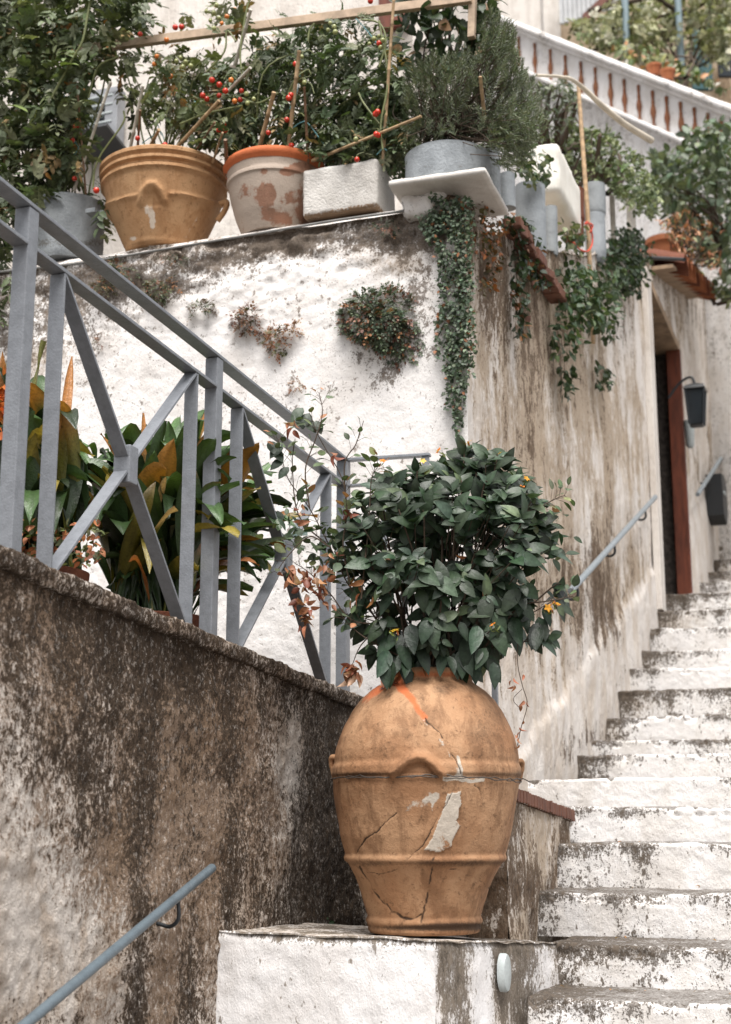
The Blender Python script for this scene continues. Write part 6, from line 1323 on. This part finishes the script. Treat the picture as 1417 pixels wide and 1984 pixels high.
for x in us:
    # foot of each baluster on the plinth
    lo, hi_ = 0., LB*1.4
    for _ in range(40):
        mid = (lo+hi_)/2; u0, _v = proj((BA+bt*mid)[None]); lo, hi_ = (mid, hi_) if u0[0] < x else (lo, mid)
    p_ = BA+bt*lo+bn*.065-Z*.645; pr = [(.026, 0), (.030, .02), (.016, .06), (.020, .14), (.040, .24), (.036, .30), (.018, .40), (.024, .42), (.015, .46), (.024, .58), (.022, .62)]
    pr = [(a*.9, b*.72) for a, b in pr]; mb = MB().lathe(p_, pr, 16); mb.make('baluster', M['brownterra'], bal, paint=np.tile([.1, .1, 0], (len(mb.V), 1)), smooth=50)
# retaining wall below the balustrade
rwall = face('terrace_wall', A0-bn*.0, A1-bn*.0, -.5, -.65, M['step'], None, 120, 12, (.22, .15, 0), label='stained white wall below the terracotta balustrade', cat='wall')
V = np.array([A0, A1, A1-bn*9, A0-bn*9])-Z*.66; obj('upper_terrace', V, np.array([[0, 1, 2, 3]]), M['ground'], paint=np.zeros((4, 3)), kind='structure', smooth=False)
# things standing on the coping
for x, y, r_, lb_ in ((1255, 128, .09, 'terracotta pot with seedlings on the balustrade coping, left one'), (1282, 140, .09, 'terracotta pot on the balustrade coping, right of the first')):
    c_ = balpt(x)-bn*.1; pr = [(r_*.6, 0), (r_*.9, r_*1.1), (r_, r_*1.1), (r_, r_*1.4), (r_*.85, r_*1.4), (r_*.8, r_*1.2), (.01, r_*1.2)]
    root = thing('terracotta_pot', c_, lb_, 'pot'); mb = MB().lathe(c_, pr, 28); mb.make('body', M['terra'], root, paint=np.zeros((len(mb.V), 3)))
shrubvol('terrace_plants', 'low potted plants in a row behind the balustrade coping', [([(1190, 75), (1290, 110), (1400, 160), (1417, 185), (1280, 140), (1190, 98)], 420)], 15.2, 17.0, (.12, .15, .07), .06, .14, [(.3, .3, .12), (.4, .2, .1), (.5, .48, .4)], .4, stems=4, thr=.4, cat='plants')
# back building and pergola
bh = thing('hillside_house', (6, 24, zBt-1), 'ochre house beyond the upper terrace with a teal door and a white pillar', 'house')
face('wall', PY(1060, 100, 22)*np.array([1, 1, 0]), PY(1560, 100, 24)*np.array([1, 1, 0]), zBt-1, 21, M['ochre'], bh, paint=(.2, .4, 0)); face('left_wall', PY(880, 100, 20)*np.array([1, 1, 0]), PY(1075, 100, 21)*np.array([1, 1, 0]), zBt-2, 21, M['facade'], bh)
def flat(name, x0, x1, y0, y1, Y, m, parent, th=.08, **k):
    a_, b_ = PY(x0, y1, Y), PY(x1, y0, Y); return MB().box((a_+b_)/2, [abs(b_[0]-a_[0]), 0, 0], [0, th, 0], [0, 0, abs(b_[2]-a_[2])]).make(name, m, parent, bevel=.01, smooth=False, **k)
flat('door', 1342, 1374, 40, 175, 22.6, M['teal'], bh); flat('pillar', 1052, 1080, -60, 90, 18.2, M['facade'], bh, .3); flat('window', 1392, 1417, 60, 150, 22.8, M['glassdark'], bh); flat('window', 1180, 1215, -60, 60, 21.7, M['shutter'], bh)
cg = MB(); a_ = PY(1083, -80, 17.6); b_ = PY(1180, -80, 17.6)
for k in range(22):
    t = k/22; p_ = a_+(b_-a_)*t; zb2 = PY(1083+97*t, 46-30*t, 17.6)[2]; cg.box([p_[0], p_[1]+(k % 2)*.03, (p_[2]+zb2)/2], [(b_-a_)[0]/22*.98, 0, 0], [0, .03, 0], [0, 0, p_[2]-zb2])
cg.make('corrugated_panel', M['corrug'], smooth=False, label='pale corrugated sheet beside the white pillar above the balustrade', cat='sheet')
MB().bar(PY(1128, 42, 17.4), PY(1240, -60, 17.4), [0, 1, 0], Z, .15, .14).make('beam', M['redwood'], smooth=False, label='dark sloping beam under the corrugated sheet', cat='beam')
pg = thing('pergola', PY(1215, 112, 16.6), 'thin blue-grey steel pergola posts and bars on the upper terrace', 'pergola')
for (x, y) in ((1216, 115), (1322, 155)): q_ = PY(x, y, 16.6); MB().tube([q_-Z*.3, np.array([q_[0], q_[1], 12.2])], .045, 10).make('post', M['bluemetal'], pg)
for (p, q, r_) in (((1140, 20, 17), (1440, -40, 17), .03), ((1130, 100, 18), (1440, 60, 18), .02), ((1250, -20, 16), (1440, 110, 19), .03), ((1180, 130, 19), (1417, -30, 16.5), .03), ((1120, 70, 18), (1330, 20, 17), .02)):
    MB().tube([PY(*p), PY(*q)], r_, 8).make('crossbar', M['bark'], pg)
shrubvol('pergola_vine', 'pale yellow-green vine trained over the upper terrace pergola', [([(1110, 50), (1170, 20), (1260, -20), (1440, -30), (1440, 120), (1380, 110), (1300, 80), (1240, 110), (1170, 90)], 1150)], 16.2, 19.5, (.25, .26, .14), .12, .22, [(.42, .42, .25), (.14, .15, .07), (.5, .48, .38)], .5, compound(7, 1., .5, 7, .3, 2), thr=.47, foot=PY(1330, 150, 18), stems=24, clumpf=1.6, cat='vine')
